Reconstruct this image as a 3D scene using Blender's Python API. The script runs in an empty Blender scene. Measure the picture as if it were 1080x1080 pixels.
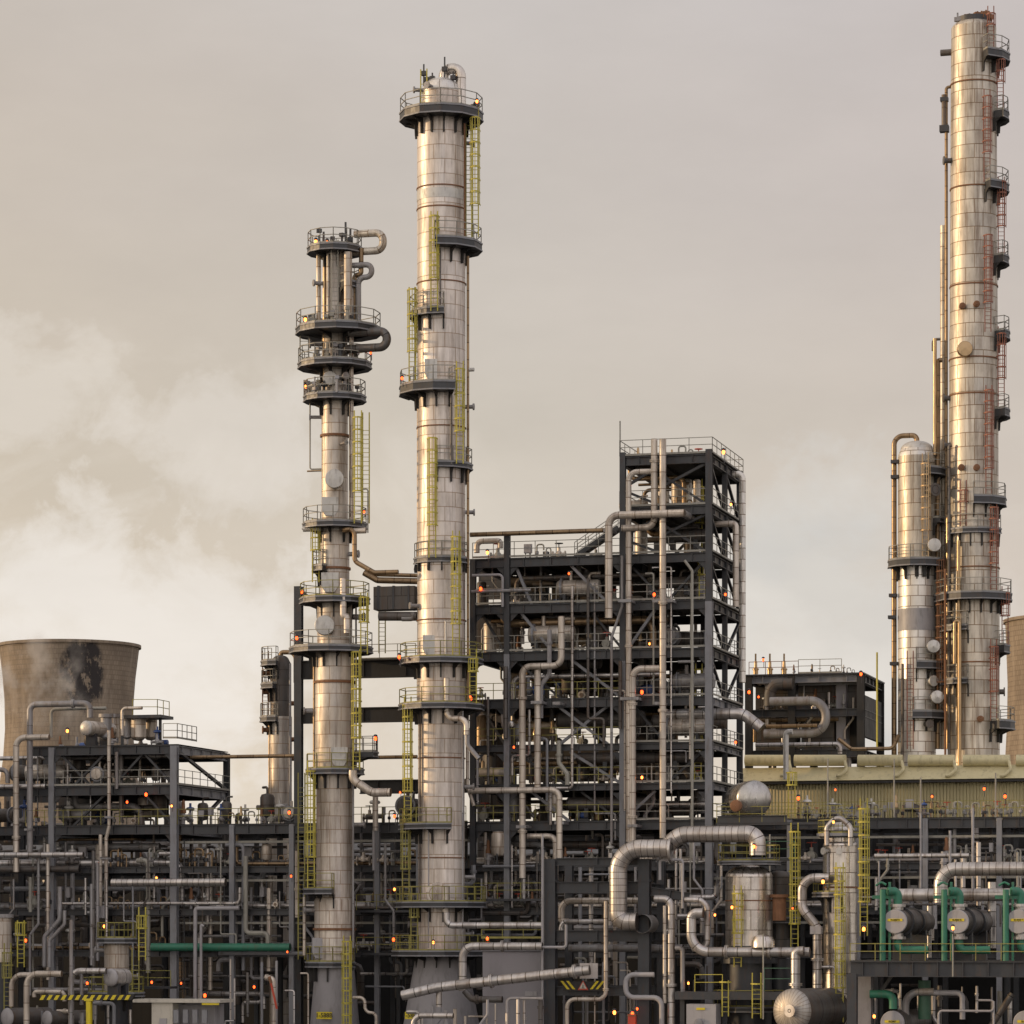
import bpy, math, random
from mathutils import Vector, Quaternion, Matrix
R = math.radians
PI = math.pi
rnd = random.Random(7)
sc_ = bpy.context.scene
COL = sc_.collection
# ---------------------------------------------------------------- view geometry (1080 px photo units)
TH = R(15); CT = math.cos(TH); ST = math.sin(TH)
F = 3450.0; D = 230.0; H = 10.0; HOR = 985.0
def dist(px, v):
    k = (px-540)/F
    return (v + D*CT)/(k*ST + CT)
def P(px, py, v):
    d = dist(px, v); X = (px-540)/F*d; Y = d-D
    return Vector((X*CT - Y*ST, v, H + (HOR-py)/F*d))
def U(px, v): return P(px, 0, v).x
def Z(py, px=540, v=0): return P(px, py, v).z
def S(px, v): return F/dist(px, v)                 # px per metre
def world(p): return Vector((p[0]*CT + p[1]*ST, -p[0]*ST + p[1]*CT, p[2]))
def proj(p):
    w = world(p); d = w.y + D
    return 540 + F*w.x/d, HOR - F*(w.z-H)/d
def LV(py): return H + (HOR-py)/15.0
# ---------------------------------------------------------------- materials
MATS = {}
def nt(name):
    m = bpy.data.materials.new(name); m.use_nodes = True
    t = m.node_tree; b = t.nodes['Principled BSDF']; MATS[name] = m
    return m, t, b
def noise(t, scale, detail=5, src='Object', sx=(1,1,1), rough=.6):
    tc = t.nodes.new('ShaderNodeTexCoord'); mp = t.nodes.new('ShaderNodeMapping'); n = t.nodes.new('ShaderNodeTexNoise')
    if src == 'World':
        g = t.nodes.new('ShaderNodeNewGeometry'); t.links.new(g.outputs['Position'], mp.inputs[0])
    else: t.links.new(tc.outputs[src], mp.inputs[0])
    mp.inputs['Scale'].default_value = sx
    t.links.new(mp.outputs[0], n.inputs['Vector']); n.inputs['Scale'].default_value = scale
    n.inputs['Detail'].default_value = detail; n.inputs['Roughness'].default_value = rough
    return n.outputs[0]
def ramp(t, fac, stops):
    r = t.nodes.new('ShaderNodeValToRGB'); t.links.new(fac, r.inputs[0])
    e = r.color_ramp.elements
    while len(e) < len(stops): e.new(.5)
    for k, (p, c) in zip(e, stops):
        k.position = p; k.color = (c[0], c[1], c[2], 1) if hasattr(c, '__len__') else (c, c, c, 1)
    return r.outputs[0]
def mix(t, a, b, fac, mode='MIX'):
    m = t.nodes.new('ShaderNodeMix'); m.data_type = 'RGBA'; m.blend_type = mode
    for s, x in ((m.inputs[6], a), (m.inputs[7], b), (m.inputs[0], fac)):
        if hasattr(x, 'is_output'): t.links.new(x, s)
        elif hasattr(x, '__len__'): s.default_value = (x[0], x[1], x[2], 1)
        else: s.default_value = x if s == m.inputs[0] else (x, x, x, 1)
    return m.outputs[2]
def paint(name, col, metal=0, rough=.55, var=.25, scale=1.3, dirt=(.05,.04,.03), dirt_amt=.35):
    m, t, b = nt(name)
    n = noise(t, scale, 6, 'World'); c = mix(t, [x*(1-var) for x in col], [min(1, x*(1+var)) for x in col], n)
    n2 = noise(t, scale*2.3, 8, 'World', (1,1,.25))
    c = mix(t, c, dirt, ramp(t, n2, [(.52, 0), (.72, dirt_amt)]))
    t.links.new(c, b.inputs['Base Color']); b.inputs['Metallic'].default_value = metal
    t.links.new(ramp(t, n2, [(.3, rough*.8), (.8, min(1, rough*1.35))]), b.inputs['Roughness'])
    return m
def clad(name, c1, c2, seam, bw, rh, metal=.7, rough=.36, ms=.022, stain=(.10,.06,.03), stain_amt=.55, offset=.5, smooth=.15):
    m, t, b = nt(name)
    uv = t.nodes.new('ShaderNodeUVMap'); br = t.nodes.new('ShaderNodeTexBrick'); t.links.new(uv.outputs[0], br.inputs['Vector'])
    br.inputs['Color1'].default_value = (*c1, 1); br.inputs['Color2'].default_value = (*c2, 1); br.inputs['Mortar'].default_value = (*seam, 1)
    br.inputs['Scale'].default_value = 1; br.inputs['Mortar Size'].default_value = ms; br.inputs['Mortar Smooth'].default_value = smooth
    br.inputs['Brick Width'].default_value = bw; br.inputs['Row Height'].default_value = rh; br.offset = offset
    sep = t.nodes.new('ShaderNodeSeparateXYZ'); t.links.new(uv.outputs[0], sep.inputs[0])
    def mth(op, a, b=0.0):
        q = t.nodes.new('ShaderNodeMath'); q.operation = op
        for i_, x_ in enumerate((a, b)):
            if hasattr(x_, 'is_output'): t.links.new(x_, q.inputs[i_])
            else: q.inputs[i_].default_value = x_
        return q.outputs[0]
    row = mth('FLOOR', mth('DIVIDE', sep.outputs[1], rh)); cu_ = mth('FLOOR', mth('ADD', mth('DIVIDE', sep.outputs[0], bw), mth('MULTIPLY', mth('MODULO', row, 2.0), offset)))
    cb = t.nodes.new('ShaderNodeCombineXYZ'); t.links.new(cu_, cb.inputs[0]); t.links.new(row, cb.inputs[1]); wn_ = t.nodes.new('ShaderNodeTexWhiteNoise'); t.links.new(cb.outputs[0], wn_.inputs['Vector'])
    r_ = t.nodes.new('ShaderNodeValToRGB'); t.links.new(wn_.outputs['Value'], r_.inputs[0]); r_.color_ramp.interpolation = 'CONSTANT'; es_ = r_.color_ramp.elements
    for p_, c_ in ((.12,(1,1,1)),(.3,(.96,.965,.975)),(.5,(1.0,.985,.965)),(.80,(1.06,1.065,1.075)),(.95,(.88,.86,.84))):
        e_ = es_.new(p_); e_.color = (*c_, 1)
    es_[0].color = (.93,.92,.91,1); es_[-1].position = 1.0; es_[-1].color = (1.2,1.2,1.22,1)
    n = noise(t, .9, 7, 'World', (1,1,.3), .65); n2 = noise(t, 3.5, 6, 'World', (1,1,.16), .7)
    c = mix(t, br.outputs[0], r_.outputs[0], 1.0 if bw < 4 else .6, 'MULTIPLY')
    n5 = noise(t, 2.6, 6, 'World', (1,1,.05), .7)
    c = mix(t, c, (.13,.075,.04), ramp(t, n5, [(.50, 0), (.66, stain_amt)]))
    c = mix(t, c, stain, ramp(t, n, [(.42, 0), (.78, stain_amt)]))
    c = mix(t, c, (.06,.045,.035), ramp(t, n2, [(.56, 0), (.8, stain_amt*.7)]))
    t.links.new(c, b.inputs['Base Color']); b.inputs['Metallic'].default_value = metal
    rr = ramp(t, n2, [(.25, rough*.75), (.8, min(1, rough*1.6))]); t.links.new(rr, b.inputs['Roughness'])
    bp = t.nodes.new('ShaderNodeBump'); bp.inputs['Strength'].default_value = .35; bp.inputs['Distance'].default_value = .03
    inv = t.nodes.new('ShaderNodeMath'); inv.operation = 'SUBTRACT'; inv.inputs[0].default_value = 1; t.links.new(br.outputs['Fac'], inv.inputs[1])
    n3 = noise(t, 1.1, 2, 'World'); ad = t.nodes.new('ShaderNodeMath'); ad.operation = 'ADD'
    t.links.new(inv.outputs[0], ad.inputs[0]); t.links.new(n3, ad.inputs[1])
    t.links.new(ad.outputs[0], bp.inputs['Height']); t.links.new(bp.outputs[0], b.inputs['Normal'])
    return m
M = {}
M['dark'] = paint('dark_steel_paint', (.036,.039,.044), 0, .45, .4, 1.6, (.09,.05,.03), .45)
M['mid'] = paint('grey_steel_paint', (.21,.215,.23), 0, .5, .2, 1.5, (.12,.08,.05), .45)
M['black'] = paint('sooty_steel', (.02,.019,.018), 0, .6, .3)
M['deck'] = paint('deck_grating', (.03,.03,.029), 0, .7, .3)
M['rail'] = paint('galvanised_rail', (.30,.29,.25), 0, .6, .2)
M['yellow'] = paint('yellow_paint', (.46,.40,.06), 0, .5, .2, dirt_amt=.5)
M['olive'] = paint('faded_olive_yellow_paint', (.27,.245,.06), 0, .55, .3, dirt_amt=.5)
M['pink'] = paint('faded_red_paint', (.25,.09,.055), 0, .55, .25)
M['green'] = paint('green_paint', (.03,.17,.105), 0, .5, .3, 2.2, (.10,.09,.06), .6)
M['dgreen'] = paint('dull_green_paint', (.05,.13,.08), 0, .5, .2)
M['blue'] = paint('blue_paint', (.03,.07,.22), 0, .4, .2)
M['red'] = paint('red_paint', (.45,.05,.02), 0, .4, .2)
M['rust'] = paint('rusty_brown', (.20,.095,.045), 0, .75, .4, 2.5)
M['grey'] = paint('pale_grey_paint', (.33,.32,.325), 0, .5, .15)
M['panel'] = paint('grey_flat_panel', (.25,.24,.255), 0, .55, .08, .4, dirt_amt=.2)
M['cream'] = paint('cream_panel', (.50,.47,.40), 0, .5, .1)
M['white'] = paint('dull_white_metal', (.52,.51,.48), .3, .45, .2, 2.0, (.15,.12,.09), .5)
M['brass'] = paint('warm_brown_metal', (.42,.30,.17), .8, .35, .3)
M['sign'] = paint('sign_yellow', (.65,.52,.02), 0, .5, .05)
M['ink'] = paint('black_lettering', (.02,.02,.02), 0, .6, .1)
M['concrete'] = paint('fireproof_concrete', (.27,.26,.265), 0, .85, .2, .8, (.12,.11,.11), .6)
M['colA'] = clad('beige_clad_panels', (.62,.57,.50), (.50,.46,.41), (.32,.24,.17), 1.7, .95, .4, .42, .028, stain_amt=.6)
M['colB'] = clad('pinkish_clad_panels', (.76,.70,.64), (.63,.58,.53), (.40,.31,.23), 1.6, 1.0, .35, .40, .028, stain_amt=.5)
M['colC'] = clad('golden_clad_panels', (.66,.61,.52), (.52,.485,.42), (.24,.17,.10), 1.5, 1.05, .5, .42, .03, stain_amt=.6)
M['colD'] = clad('pale_clad_panels', (.80,.78,.73), (.66,.64,.60), (.24,.19,.14), 1.2, .8, .4, .34, .03, stain_amt=.2)
M['pipe'] = clad('banded_pipe_cladding', (.62,.60,.585), (.46,.445,.43), (.10,.09,.08), 9, .95, .7, .33, .03, offset=0)
M['beigepipe'] = clad('beige_pipe_cladding', (.66,.60,.52), (.54,.49,.43), (.20,.15,.11), 9, 1.15, .45, .40, .03, offset=0)
M['bigpipe'] = clad('mitred_duct_cladding', (.60,.57,.54), (.44,.42,.40), (.12,.10,.09), 9, .42, .75, .30, .02, offset=0, stain_amt=.35)
M['greypipe'] = clad('plain_grey_pipe', (.34,.34,.345), (.25,.25,.26), (.09,.09,.09), 9, 3.1, .3, .48, .02, offset=0)
M['darkpipe'] = clad('dull_dark_pipe', (.15,.145,.14), (.10,.095,.092), (.03,.03,.03), 9, 1.4, .4, .45, .03, offset=0)
M['brownpipe'] = clad('brown_lagged_pipe', (.34,.24,.14), (.25,.18,.11), (.08,.05,.03), 9, 1.2, .7, .36, .03, offset=0)
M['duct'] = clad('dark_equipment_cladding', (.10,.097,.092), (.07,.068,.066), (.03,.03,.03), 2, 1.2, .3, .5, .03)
M['smooth'] = paint('dull_silver_metal', (.42,.41,.39), .85, .3, .25, 2.0, (.10,.08,.06), .5)
M['dullend'] = clad('radial_seamed_cladding', (.46,.44,.41), (.42,.40,.37), (.29,.26,.23), .28, 9, .6, .45, .03, offset=0, stain_amt=.3)
M['mirror'] = clad('bright_vessel_cladding', (.74,.70,.64), (.60,.56,.52), (.18,.14,.11), 1.1, 1.3, .85, .26, .025, stain_amt=.4)
# corrugated beige sheet
m, t, b = nt('beige_corrugated_sheet'); M['corr'] = m
uv = t.nodes.new('ShaderNodeUVMap'); w = t.nodes.new('ShaderNodeTexWave'); t.links.new(uv.outputs[0], w.inputs[0]); w.inputs['Scale'].default_value = 1.3
w.bands_direction = 'X'
n = noise(t, .5, 6, 'World', (1,1,.3))
c = mix(t, (.52,.46,.25), (.41,.36,.20), n); t.links.new(c, b.inputs['Base Color']); b.inputs['Roughness'].default_value = .55
bp = t.nodes.new('ShaderNodeBump'); bp.inputs['Strength'].default_value = .9; bp.inputs['Distance'].default_value = .12
t.links.new(w.outputs['Fac'], bp.inputs['Height']); t.links.new(bp.outputs[0], b.inputs['Normal'])
M['beige'] = paint('beige_sheet', (.58,.52,.31), .1, .5, .1)
# louvred dark walls
m, t, b = nt('dark_louvred_sheet'); M['louvre'] = m
uv = t.nodes.new('ShaderNodeUVMap'); w = t.nodes.new('ShaderNodeTexWave'); t.links.new(uv.outputs[0], w.inputs[0]); w.inputs['Scale'].default_value = .45
w.bands_direction = 'X'; n = noise(t, .12, 6, 'World')
c = mix(t, (.006,.006,.006), (.018,.017,.016), n); c = mix(t, c, (.01,.01,.01), ramp(t, w.outputs['Fac'], [(.1, .8), (.3, 0)])); t.links.new(c, b.inputs['Base Color']); b.inputs['Roughness'].default_value = .8
# cooling tower concrete
m, t, b = nt('weathered_tower_concrete'); M['ctower'] = m
uv = t.nodes.new('ShaderNodeUVMap'); br = t.nodes.new('ShaderNodeTexBrick'); t.links.new(uv.outputs[0], br.inputs[0])
br.inputs['Color1'].default_value = (.27,.215,.155,1); br.inputs['Color2'].default_value = (.22,.175,.125,1); br.inputs['Mortar'].default_value = (.18,.14,.10,1)
br.inputs['Scale'].default_value = 1; br.inputs['Brick Width'].default_value = 3.0; br.inputs['Row Height'].default_value = 2.2; br.inputs['Mortar Size'].default_value = .3; br.inputs['Mortar Smooth'].default_value = .6
n = noise(t, .035, 8, 'World', (1,1,1)); n2 = noise(t, .16, 8, 'World', (1,1,.12), .7)
c = mix(t, br.outputs[0], (.09,.07,.055), ramp(t, n, [(.45, 0), (.7, .7)])); c = mix(t, c, (.36,.30,.23), ramp(t, n2, [(.48, 0), (.68, .6)]))
tc = t.nodes.new('ShaderNodeTexCoord'); mp = t.nodes.new('ShaderNodeMapping'); t.links.new(tc.outputs['Object'], mp.inputs[0])
mp.vector_type = 'POINT'; mp.name = 'patchmap'
gr = t.nodes.new('ShaderNodeTexGradient'); gr.gradient_type = 'SPHERICAL'; t.links.new(mp.outputs[0], gr.inputs[0])
n4 = noise(t, .12, 7, 'World', (1,1,.5), .75); mm = t.nodes.new('ShaderNodeMath'); mm.operation = 'MULTIPLY'; t.links.new(gr.outputs['Fac'], mm.inputs[0])
t.links.new(ramp(t, n4, [(.40, 0), (.60, 1)]), mm.inputs[1])
c = mix(t, c, (.02,.018,.02), ramp(t, mm.outputs[0], [(.05, 0), (.18, .95)]))
t.links.new(c, b.inputs['Base Color']); b.inputs['Roughness'].default_value = .9
M['ctower2'] = M['ctower'].copy()
# lamps, glass
def lampmat(name, col, st):
    m, t, b = nt(name); b.inputs['Base Color'].default_value = (*col, 1); b.inputs['Emission Color'].default_value = (*col, 1); b.inputs['Emission Strength'].default_value = st
    return m
M['lampred'] = lampmat('glowing_red_orange_glass', (1,.09,.014), 4.5)
M['lamporange'] = lampmat('glowing_amber_glass', (1,.24,.04), 7)
M['lampyellow'] = lampmat('glowing_yellow_glass', (1,.6,.1), 3)
# ground
m, t, b = nt('oily_asphalt_ground'); M['ground'] = m
n = noise(t, .08, 8, 'World'); t.links.new(mix(t, (.03,.03,.028), (.07,.065,.06), n), b.inputs['Base Color']); b.inputs['Roughness'].default_value = .9
m, t, b = nt('plant_concrete_yard'); M['yard'] = m
n = noise(t, .25, 8, 'World'); t.links.new(mix(t, (.06,.058,.055), (.11,.105,.10), n), b.inputs['Base Color']); b.inputs['Roughness'].default_value = .9
# ---------------------------------------------------------------- mesh builder (plant coordinates)
def ortho(d):
    d = d.normalized(); a = Vector((0,0,1)) if abs(d.z) < .95 else Vector((0,1,0))
    x = a.cross(d).normalized(); return x, d.cross(x).normalized()
class MB:
    def __init__(s): s.v = []; s.f = []; s.uv = []; s.sm = []
    def face(s, idx, uvs=None, smooth=False):
        s.f.append(idx); s.sm.append(smooth)
        if uvs is None:
            p = [s.v[i] for i in idx]; n = (Vector(p[1])-Vector(p[0])).cross(Vector(p[2])-Vector(p[0]))
            if abs(n.z) > max(abs(n.x), abs(n.y)): uvs = [(q[0], q[1]) for q in p]
            elif abs(n.x) > abs(n.y): uvs = [(q[1], q[2]) for q in p]
            else: uvs = [(q[0], q[2]) for q in p]
        s.uv.append(uvs)
    def hexa(s, c):
        b = len(s.v); s.v += [tuple(x) for x in c]
        for q in ((0,3,2,1),(4,5,6,7),(0,1,5,4),(1,2,6,5),(2,3,7,6),(3,0,4,7)): s.face([b+i for i in q])
        return s
    def box(s, c, sz, rz=0):
        x, y, z = sz[0]/2, sz[1]/2, sz[2]/2; co, si = math.cos(rz), math.sin(rz); out = []
        for dz in (-z, z):
            for dx, dy in ((-x,-y),(x,-y),(x,y),(-x,y)): out.append((c[0]+dx*co-dy*si, c[1]+dx*si+dy*co, c[2]+dz))
        return s.hexa(out)
    def bar(s, a, b, w=.06, h=None, up=None):
        a = Vector(a); b = Vector(b); h = h or w; d = b-a
        if d.length < 1e-5: return s
        if up is None: x, y = ortho(d)
        else: x = Vector(up).cross(d).normalized(); y = d.normalized().cross(x)
        o = []
        for p in (a, b):
            for i, j in ((-1,-1),(1,-1),(1,1),(-1,1)): o.append(p + x*(i*w/2) + y*(j*h/2))
        return s.hexa(o)
    def ibeam(s, a, b, w=.3, h=.5, t=.05, up=(0,0,1), stiff=0):
        a = Vector(a); b = Vector(b); d = (b-a); L = d.length; d = d.normalized()
        x = Vector(up).cross(d).normalized(); y = d.cross(x).normalized()
        s.bar(a + y*(h/2-t/2), b + y*(h/2-t/2), w, t, y); s.bar(a - y*(h/2-t/2), b - y*(h/2-t/2), w, t, y)
        s.bar(a, b, t*.8, h-2*t-.004, y)
        if stiff:
            n = int(L/stiff)
            for i in range(n+1):
                p = a + d*(L*(i+.5)/(n+1)); s.bar(p - d*.03, p + d*.03, w*.86, h-2*t-.01, y)
        return s
    def tube(s, pts, r, seg=12, bend=None, cap=True, bseg=5):
        pts = [Vector(p) for p in pts]; bend = r*3 if bend is None else bend; path = [pts[0]]
        for i in range(1, len(pts)-1):
            a, p, c = pts[i-1], pts[i], pts[i+1]; d1 = (a-p); d2 = (c-p); l1, l2 = d1.length, d2.length
            if l1 < 1e-4 or l2 < 1e-4: continue
            d1.normalize(); d2.normalize(); ang = d1.angle(d2)
            if ang > PI-.02: continue
            tl = min(bend/math.tan(ang/2), l1*.48, l2*.48); rr = tl*math.tan(ang/2)
            ce = p + (d1+d2).normalized()*(rr/math.sin(ang/2)); v1 = p+d1*tl-ce; v2 = p+d2*tl-ce; q = v1.rotation_difference(v2)
            for k in range(bseg+1): path.append(ce + Quaternion().slerp(q, k/bseg) @ v1)
        path.append(pts[-1])
        d = (path[1]-path[0]).normalized(); x, y = ortho(d); L = 0; b0 = len(s.v); n = len(path); Ls = []
        for i, p in enumerate(path):
            if i: L += (p-path[i-1]).length
            Ls.append(L); dn = (path[min(i+1, n-1)] - path[max(i-1, 0)])
            if dn.length > 1e-6:
                dn.normalize(); q = d.rotation_difference(dn); x = q @ x; y = q @ y; d = dn
            for k in range(seg):
                a = 2*PI*k/seg; s.v.append(tuple(p + x*(r*math.cos(a)) + y*(r*math.sin(a))))
        for i in range(n-1):
            for k in range(seg):
                k2 = (k+1) % seg; u0, u1 = 2*PI*r*k/seg, 2*PI*r*(k+1)/seg
                s.face([b0+i*seg+k, b0+i*seg+k2, b0+(i+1)*seg+k2, b0+(i+1)*seg+k], [(u0, Ls[i]), (u1, Ls[i]), (u1, Ls[i+1]), (u0, Ls[i+1])], True)
        if cap:
            s.face([b0+k for k in range(seg)][::-1], [(0,.5)]*seg); s.face([b0+(n-1)*seg+k for k in range(seg)], [(0,.5)]*seg)
        return s
    def lathe(s, c, prof, seg=32, a0=0, a1=2*PI, axis=(0,0,1), rref=None):
        ax = Vector(axis).normalized()
        if abs(ax.z) > .99: x, y = Vector((1,0,0)), Vector((0,1,0))
        else: x, y = ortho(ax)
        full = abs(a1-a0) > 2*PI-.01; m_ = seg if full else seg+1; c = Vector(c); b0 = len(s.v); L = 0; Ls = []; rref = rref or max(q[0] for q in prof)
        for i, (r, z) in enumerate(prof):
            if i: L += math.hypot(r-prof[i-1][0], z-prof[i-1][1])
            Ls.append(L)
            for k in range(m_):
                a = a0 + (a1-a0)*k/seg; s.v.append(tuple(c + x*(r*math.cos(a)) + y*(r*math.sin(a)) + ax*z))
        for i in range(len(prof)-1):
            for k in range(seg):
                k2 = (k+1) % m_; u0, u1 = rref*(a1-a0)*k/seg, rref*(a1-a0)*(k+1)/seg
                s.face([b0+i*m_+k, b0+i*m_+k2, b0+(i+1)*m_+k2, b0+(i+1)*m_+k], [(u0, Ls[i]), (u1, Ls[i]), (u1, Ls[i+1]), (u0, Ls[i+1])], True)
        if not full:
            for k in (0, m_-1):
                idx = [b0+i*m_+k for i in range(len(prof))]
                if len(idx) > 2: s.face(idx if k else idx[::-1])
        return s
    def poly(s, pts, uvs=None):
        b = len(s.v); s.v += [tuple(p) for p in pts]; s.face([b+i for i in range(len(pts))], uvs); return s
    # fittings
    def rail(s, pts, h=1.1, sp=1.3, t=.05, toe=True, closed=False):
        pts = [Vector(p) for p in pts]; pr = list(zip(pts, pts[1:])) + ([(pts[-1], pts[0])] if closed else [])
        for a, b in pr:
            for hh in ((h, h*.55) if h > .8 else (h,)): s.bar(a+Vector((0,0,hh)), b+Vector((0,0,hh)), t)
            if toe: s.bar(a+Vector((0,0,.08)), b+Vector((0,0,.08)), .015, .14, (0,0,1))
            n = max(1, int(round((b-a).length/sp)))
            for i in range(n+1):
                p = a.lerp(b, i/n); s.bar(p, p+Vector((0,0,h)), t)
        return s
    def ladder(s, u, v, z0, z1, ang, cage=True, w=.46, t=.07):
        # ang = plant angle of the outward normal
        o = Vector((math.cos(ang), math.sin(ang), 0)); x = Vector((-o.y, o.x, 0)); c = Vector((u, v, 0))
        for k in (-1, 1): s.bar(c + x*(k*w/2) + Vector((0,0,z0)), c + x*(k*w/2) + Vector((0,0,z1+1.0)), t)
        z = z0 + .3
        while z < z1: s.bar(c - x*(w/2) + Vector((0,0,z)), c + x*(w/2) + Vector((0,0,z)), .035); z += .31
        if cage:
            z = z0 + 2.2; zs = []
            while z < z1+1.0: zs.append(z); z += .85
            hp = [(x*(math.cos(a)*.37) + o*(math.sin(a)*.37*1.7+.02)) for a in [PI*i/6 for i in range(7)]]
            for z in zs:
                for a, b in zip(hp, hp[1:]): s.bar(c+a+Vector((0,0,z)), c+b+Vector((0,0,z)), .035, .10)
            for a in (hp[1], hp[2], hp[3], hp[4], hp[5]): s.bar(c+a+Vector((0,0,zs[0])), c+a+Vector((0,0,zs[-1])), .05, .03)
        return s
    def build(s, name, mat, parent=None, org=None):
        me = bpy.data.meshes.new(name)
        if parent is not None: org = ORG[parent.name]
        elif org is None:
            xs = [q[0] for q in s.v]; ys = [q[1] for q in s.v]; org = Vector(((min(xs)+max(xs))/2, (min(ys)+max(ys))/2, min(q[2] for q in s.v)))
        me.from_pydata([(q[0]-org[0], q[1]-org[1], q[2]-org[2]) for q in s.v], [], s.f)
        ul = me.uv_layers.new(name='UVMap'); flat = [c for f in s.uv for p in f for c in p]; ul.data.foreach_set('uv', flat)
        me.polygons.foreach_set('use_smooth', s.sm); me.materials.append(M[mat] if isinstance(mat, str) else mat)
        if any(s.sm): me.set_sharp_from_angle(angle=R(38))
        o = bpy.data.objects.new(name, me); COL.objects.link(o)
        if parent is not None: o.parent = parent
        else: o.location = world(org); o.rotation_euler = (0, 0, -TH)
        ORG[o.name] = Vector(org)
        return o
    def thing(s, name, label, cat, mat, group=None, org=None):
        o = s.build(name, mat, None, org); return tag(o, label, cat, group)
ORG = {}
def tag(o, label, cat, group=None, kind=None):
    o['label'] = label; o['category'] = cat
    if group: o['group'] = group
    if kind: o['kind'] = kind
    return o
def T(name, label, cat, loc, group=None):
    o = bpy.data.objects.new(name, None); COL.objects.link(o); o.empty_display_size = .3
    o.location = world(loc); o.rotation_euler = (0, 0, -TH); ORG[o.name] = Vector(loc)
    return tag(o, label, cat, group)
def copy_tree(src, loc, rz=0, scale=None):
    def cp(o, par):
        c = o.copy(); COL.objects.link(c); ORG[c.name] = Vector(loc)
        if par is not None: c.parent = par
        for ch in o.children: cp(ch, c)
        return c
    r = cp(src, None); r.location = world(loc); r.rotation_euler = (0, 0, -TH+rz)
    if scale: r.scale = (scale,)*3
    return r
ONES = 'zeroth first second third fourth fifth sixth seventh eighth ninth tenth eleventh twelfth thirteenth fourteenth fifteenth sixteenth seventeenth eighteenth nineteenth'.split()
TENS = {2:('twenty','twentieth'), 3:('thirty','thirtieth'), 4:('forty','fortieth'), 5:('fifty','fiftieth'), 6:('sixty','sixtieth')}
def ordn(n):
    if n < 20: return ONES[n]
    a, b = divmod(n, 10); return TENS[a][1] if b == 0 else TENS[a][0]+' '+ONES[b]
REG = {}
def reg(o, phrase, px=None, way='from the cooling tower', key=None):
    """files an object under a phrase; its label gets its rank among those with the same phrase"""
    REG.setdefault((phrase, way), []).append((key if key is not None else px, o)); return o
def settle():
    for (phrase, way), L in REG.items():
        L.sort(key=lambda q: q[0])
        for i, (k, o) in enumerate(L):
            if len(L) == 1: o['label'] = 'lone one of ' + phrase if False else phrase
            elif i == len(L)-1 and len(L) > 2: o['label'] = 'last ' + way + ' of ' + phrase
            else: o['label'] = ordn(i+1) + ' ' + way + ' of ' + phrase
# pipe run in picture units: start then moves ('h',px) ('v',py) ('d',metres deeper) ('p',px,py)
def route(start, moves):
    px, py, v = start; p = P(px, py, v); out = [p]
    for m_ in moves:
        if m_[0] == 'h': p = Vector((U(m_[1], p.y), p.y, p.z))
        elif m_[0] == 'v':
            px = proj(p)[0]; p = Vector((p.x, p.y, P(px, m_[1], p.y).z))
        elif m_[0] == 'd': p = Vector((p.x, p.y+m_[1], p.z))
        elif m_[0] == 'p': p = P(m_[1], m_[2], p.y)
        out.append(p)
    return out
def pipe(label, start, moves, dia, mat='pipe', name='steel_pipe', seg=None, bend=None, flanges=(), cat='pipe', group=None, phrase=None, bseg=6, caps=True):
    """dia in px"""
    pts = route(start, moves); r = dia/2/S(start[0], start[2]); mb = MB()
    mb.tube(pts, r, seg or (10 if dia < 5 else 14 if dia < 9 else 22), bend=r*3 if bend is None else bend, bseg=bseg)
    o = mb.build(name, mat, None, pts[0]); tag(o, label, cat, group)
    if phrase: reg(o, phrase, start[0])
    for sgm, tt in flanges:
        a, b = pts[sgm], pts[sgm+1]; p = a.lerp(b, tt); d = (b-a).normalized(); f = MB()
        for k in (-1, 1): f.lathe(p, [(r*.9, k*.05-.035), (r*1.45, k*.05-.035), (r*1.45, k*.05+.035), (r*.9, k*.05+.035)], 16, axis=d)
        f.build('flange', mat, o)
    return o
EXPO = 0.0; SUN_EL = 9; SUN_ROT = 270; GLOW = 1.0; BACK = 1.95; OVER = 1.0; SUN_E = 2.2
# ---------------------------------------------------------------- camera, sky, sun
cam = bpy.data.cameras.new('camera'); co = bpy.data.objects.new('camera', cam); COL.objects.link(co)
co.location = (0, -D, H); co.rotation_euler = (R(90), 0, 0); cam.sensor_width = 36; cam.sensor_fit = 'HORIZONTAL'
cam.lens = 36*F/1080; cam.shift_y = (HOR-540)/1080; cam.clip_start = 1; cam.clip_end = 20000; sc_.camera = co
sc_.view_settings.view_transform = 'Standard'; sc_.view_settings.look = 'None'; sc_.view_settings.exposure = EXPO; sc_.view_settings.gamma = 1
sc_.cycles.max_bounces = 6; sc_.cycles.diffuse_bounces = 3; sc_.cycles.glossy_bounces = 3; sc_.cycles.use_denoising = True
wd = bpy.data.worlds.new('World'); sc_.world = wd; wd.use_nodes = True; t = wd.node_tree; bg = t.nodes['Background']
sky = t.nodes.new('ShaderNodeTexSky'); sky.sky_type = 'NISHITA'; sky.sun_disc = False; sky.sun_elevation = R(SUN_EL); sky.sun_rotation = R(SUN_ROT)
sky.air_density = 1.5; sky.dust_density = 3
def W_math(op, a, b=None, c=None):
    m = t.nodes.new('ShaderNodeMath'); m.operation = op
    for i, x in enumerate((a, b, c)):
        if x is None: continue
        if hasattr(x, 'is_output'): t.links.new(x, m.inputs[i])
        else: m.inputs[i].default_value = x
    return m.outputs[0]
tc = t.nodes.new('ShaderNodeTexCoord'); sp = t.nodes.new('ShaderNodeSeparateXYZ'); t.links.new(tc.outputs['Generated'], sp.inputs[0])
X_, Y_, Z_ = sp.outputs
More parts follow.
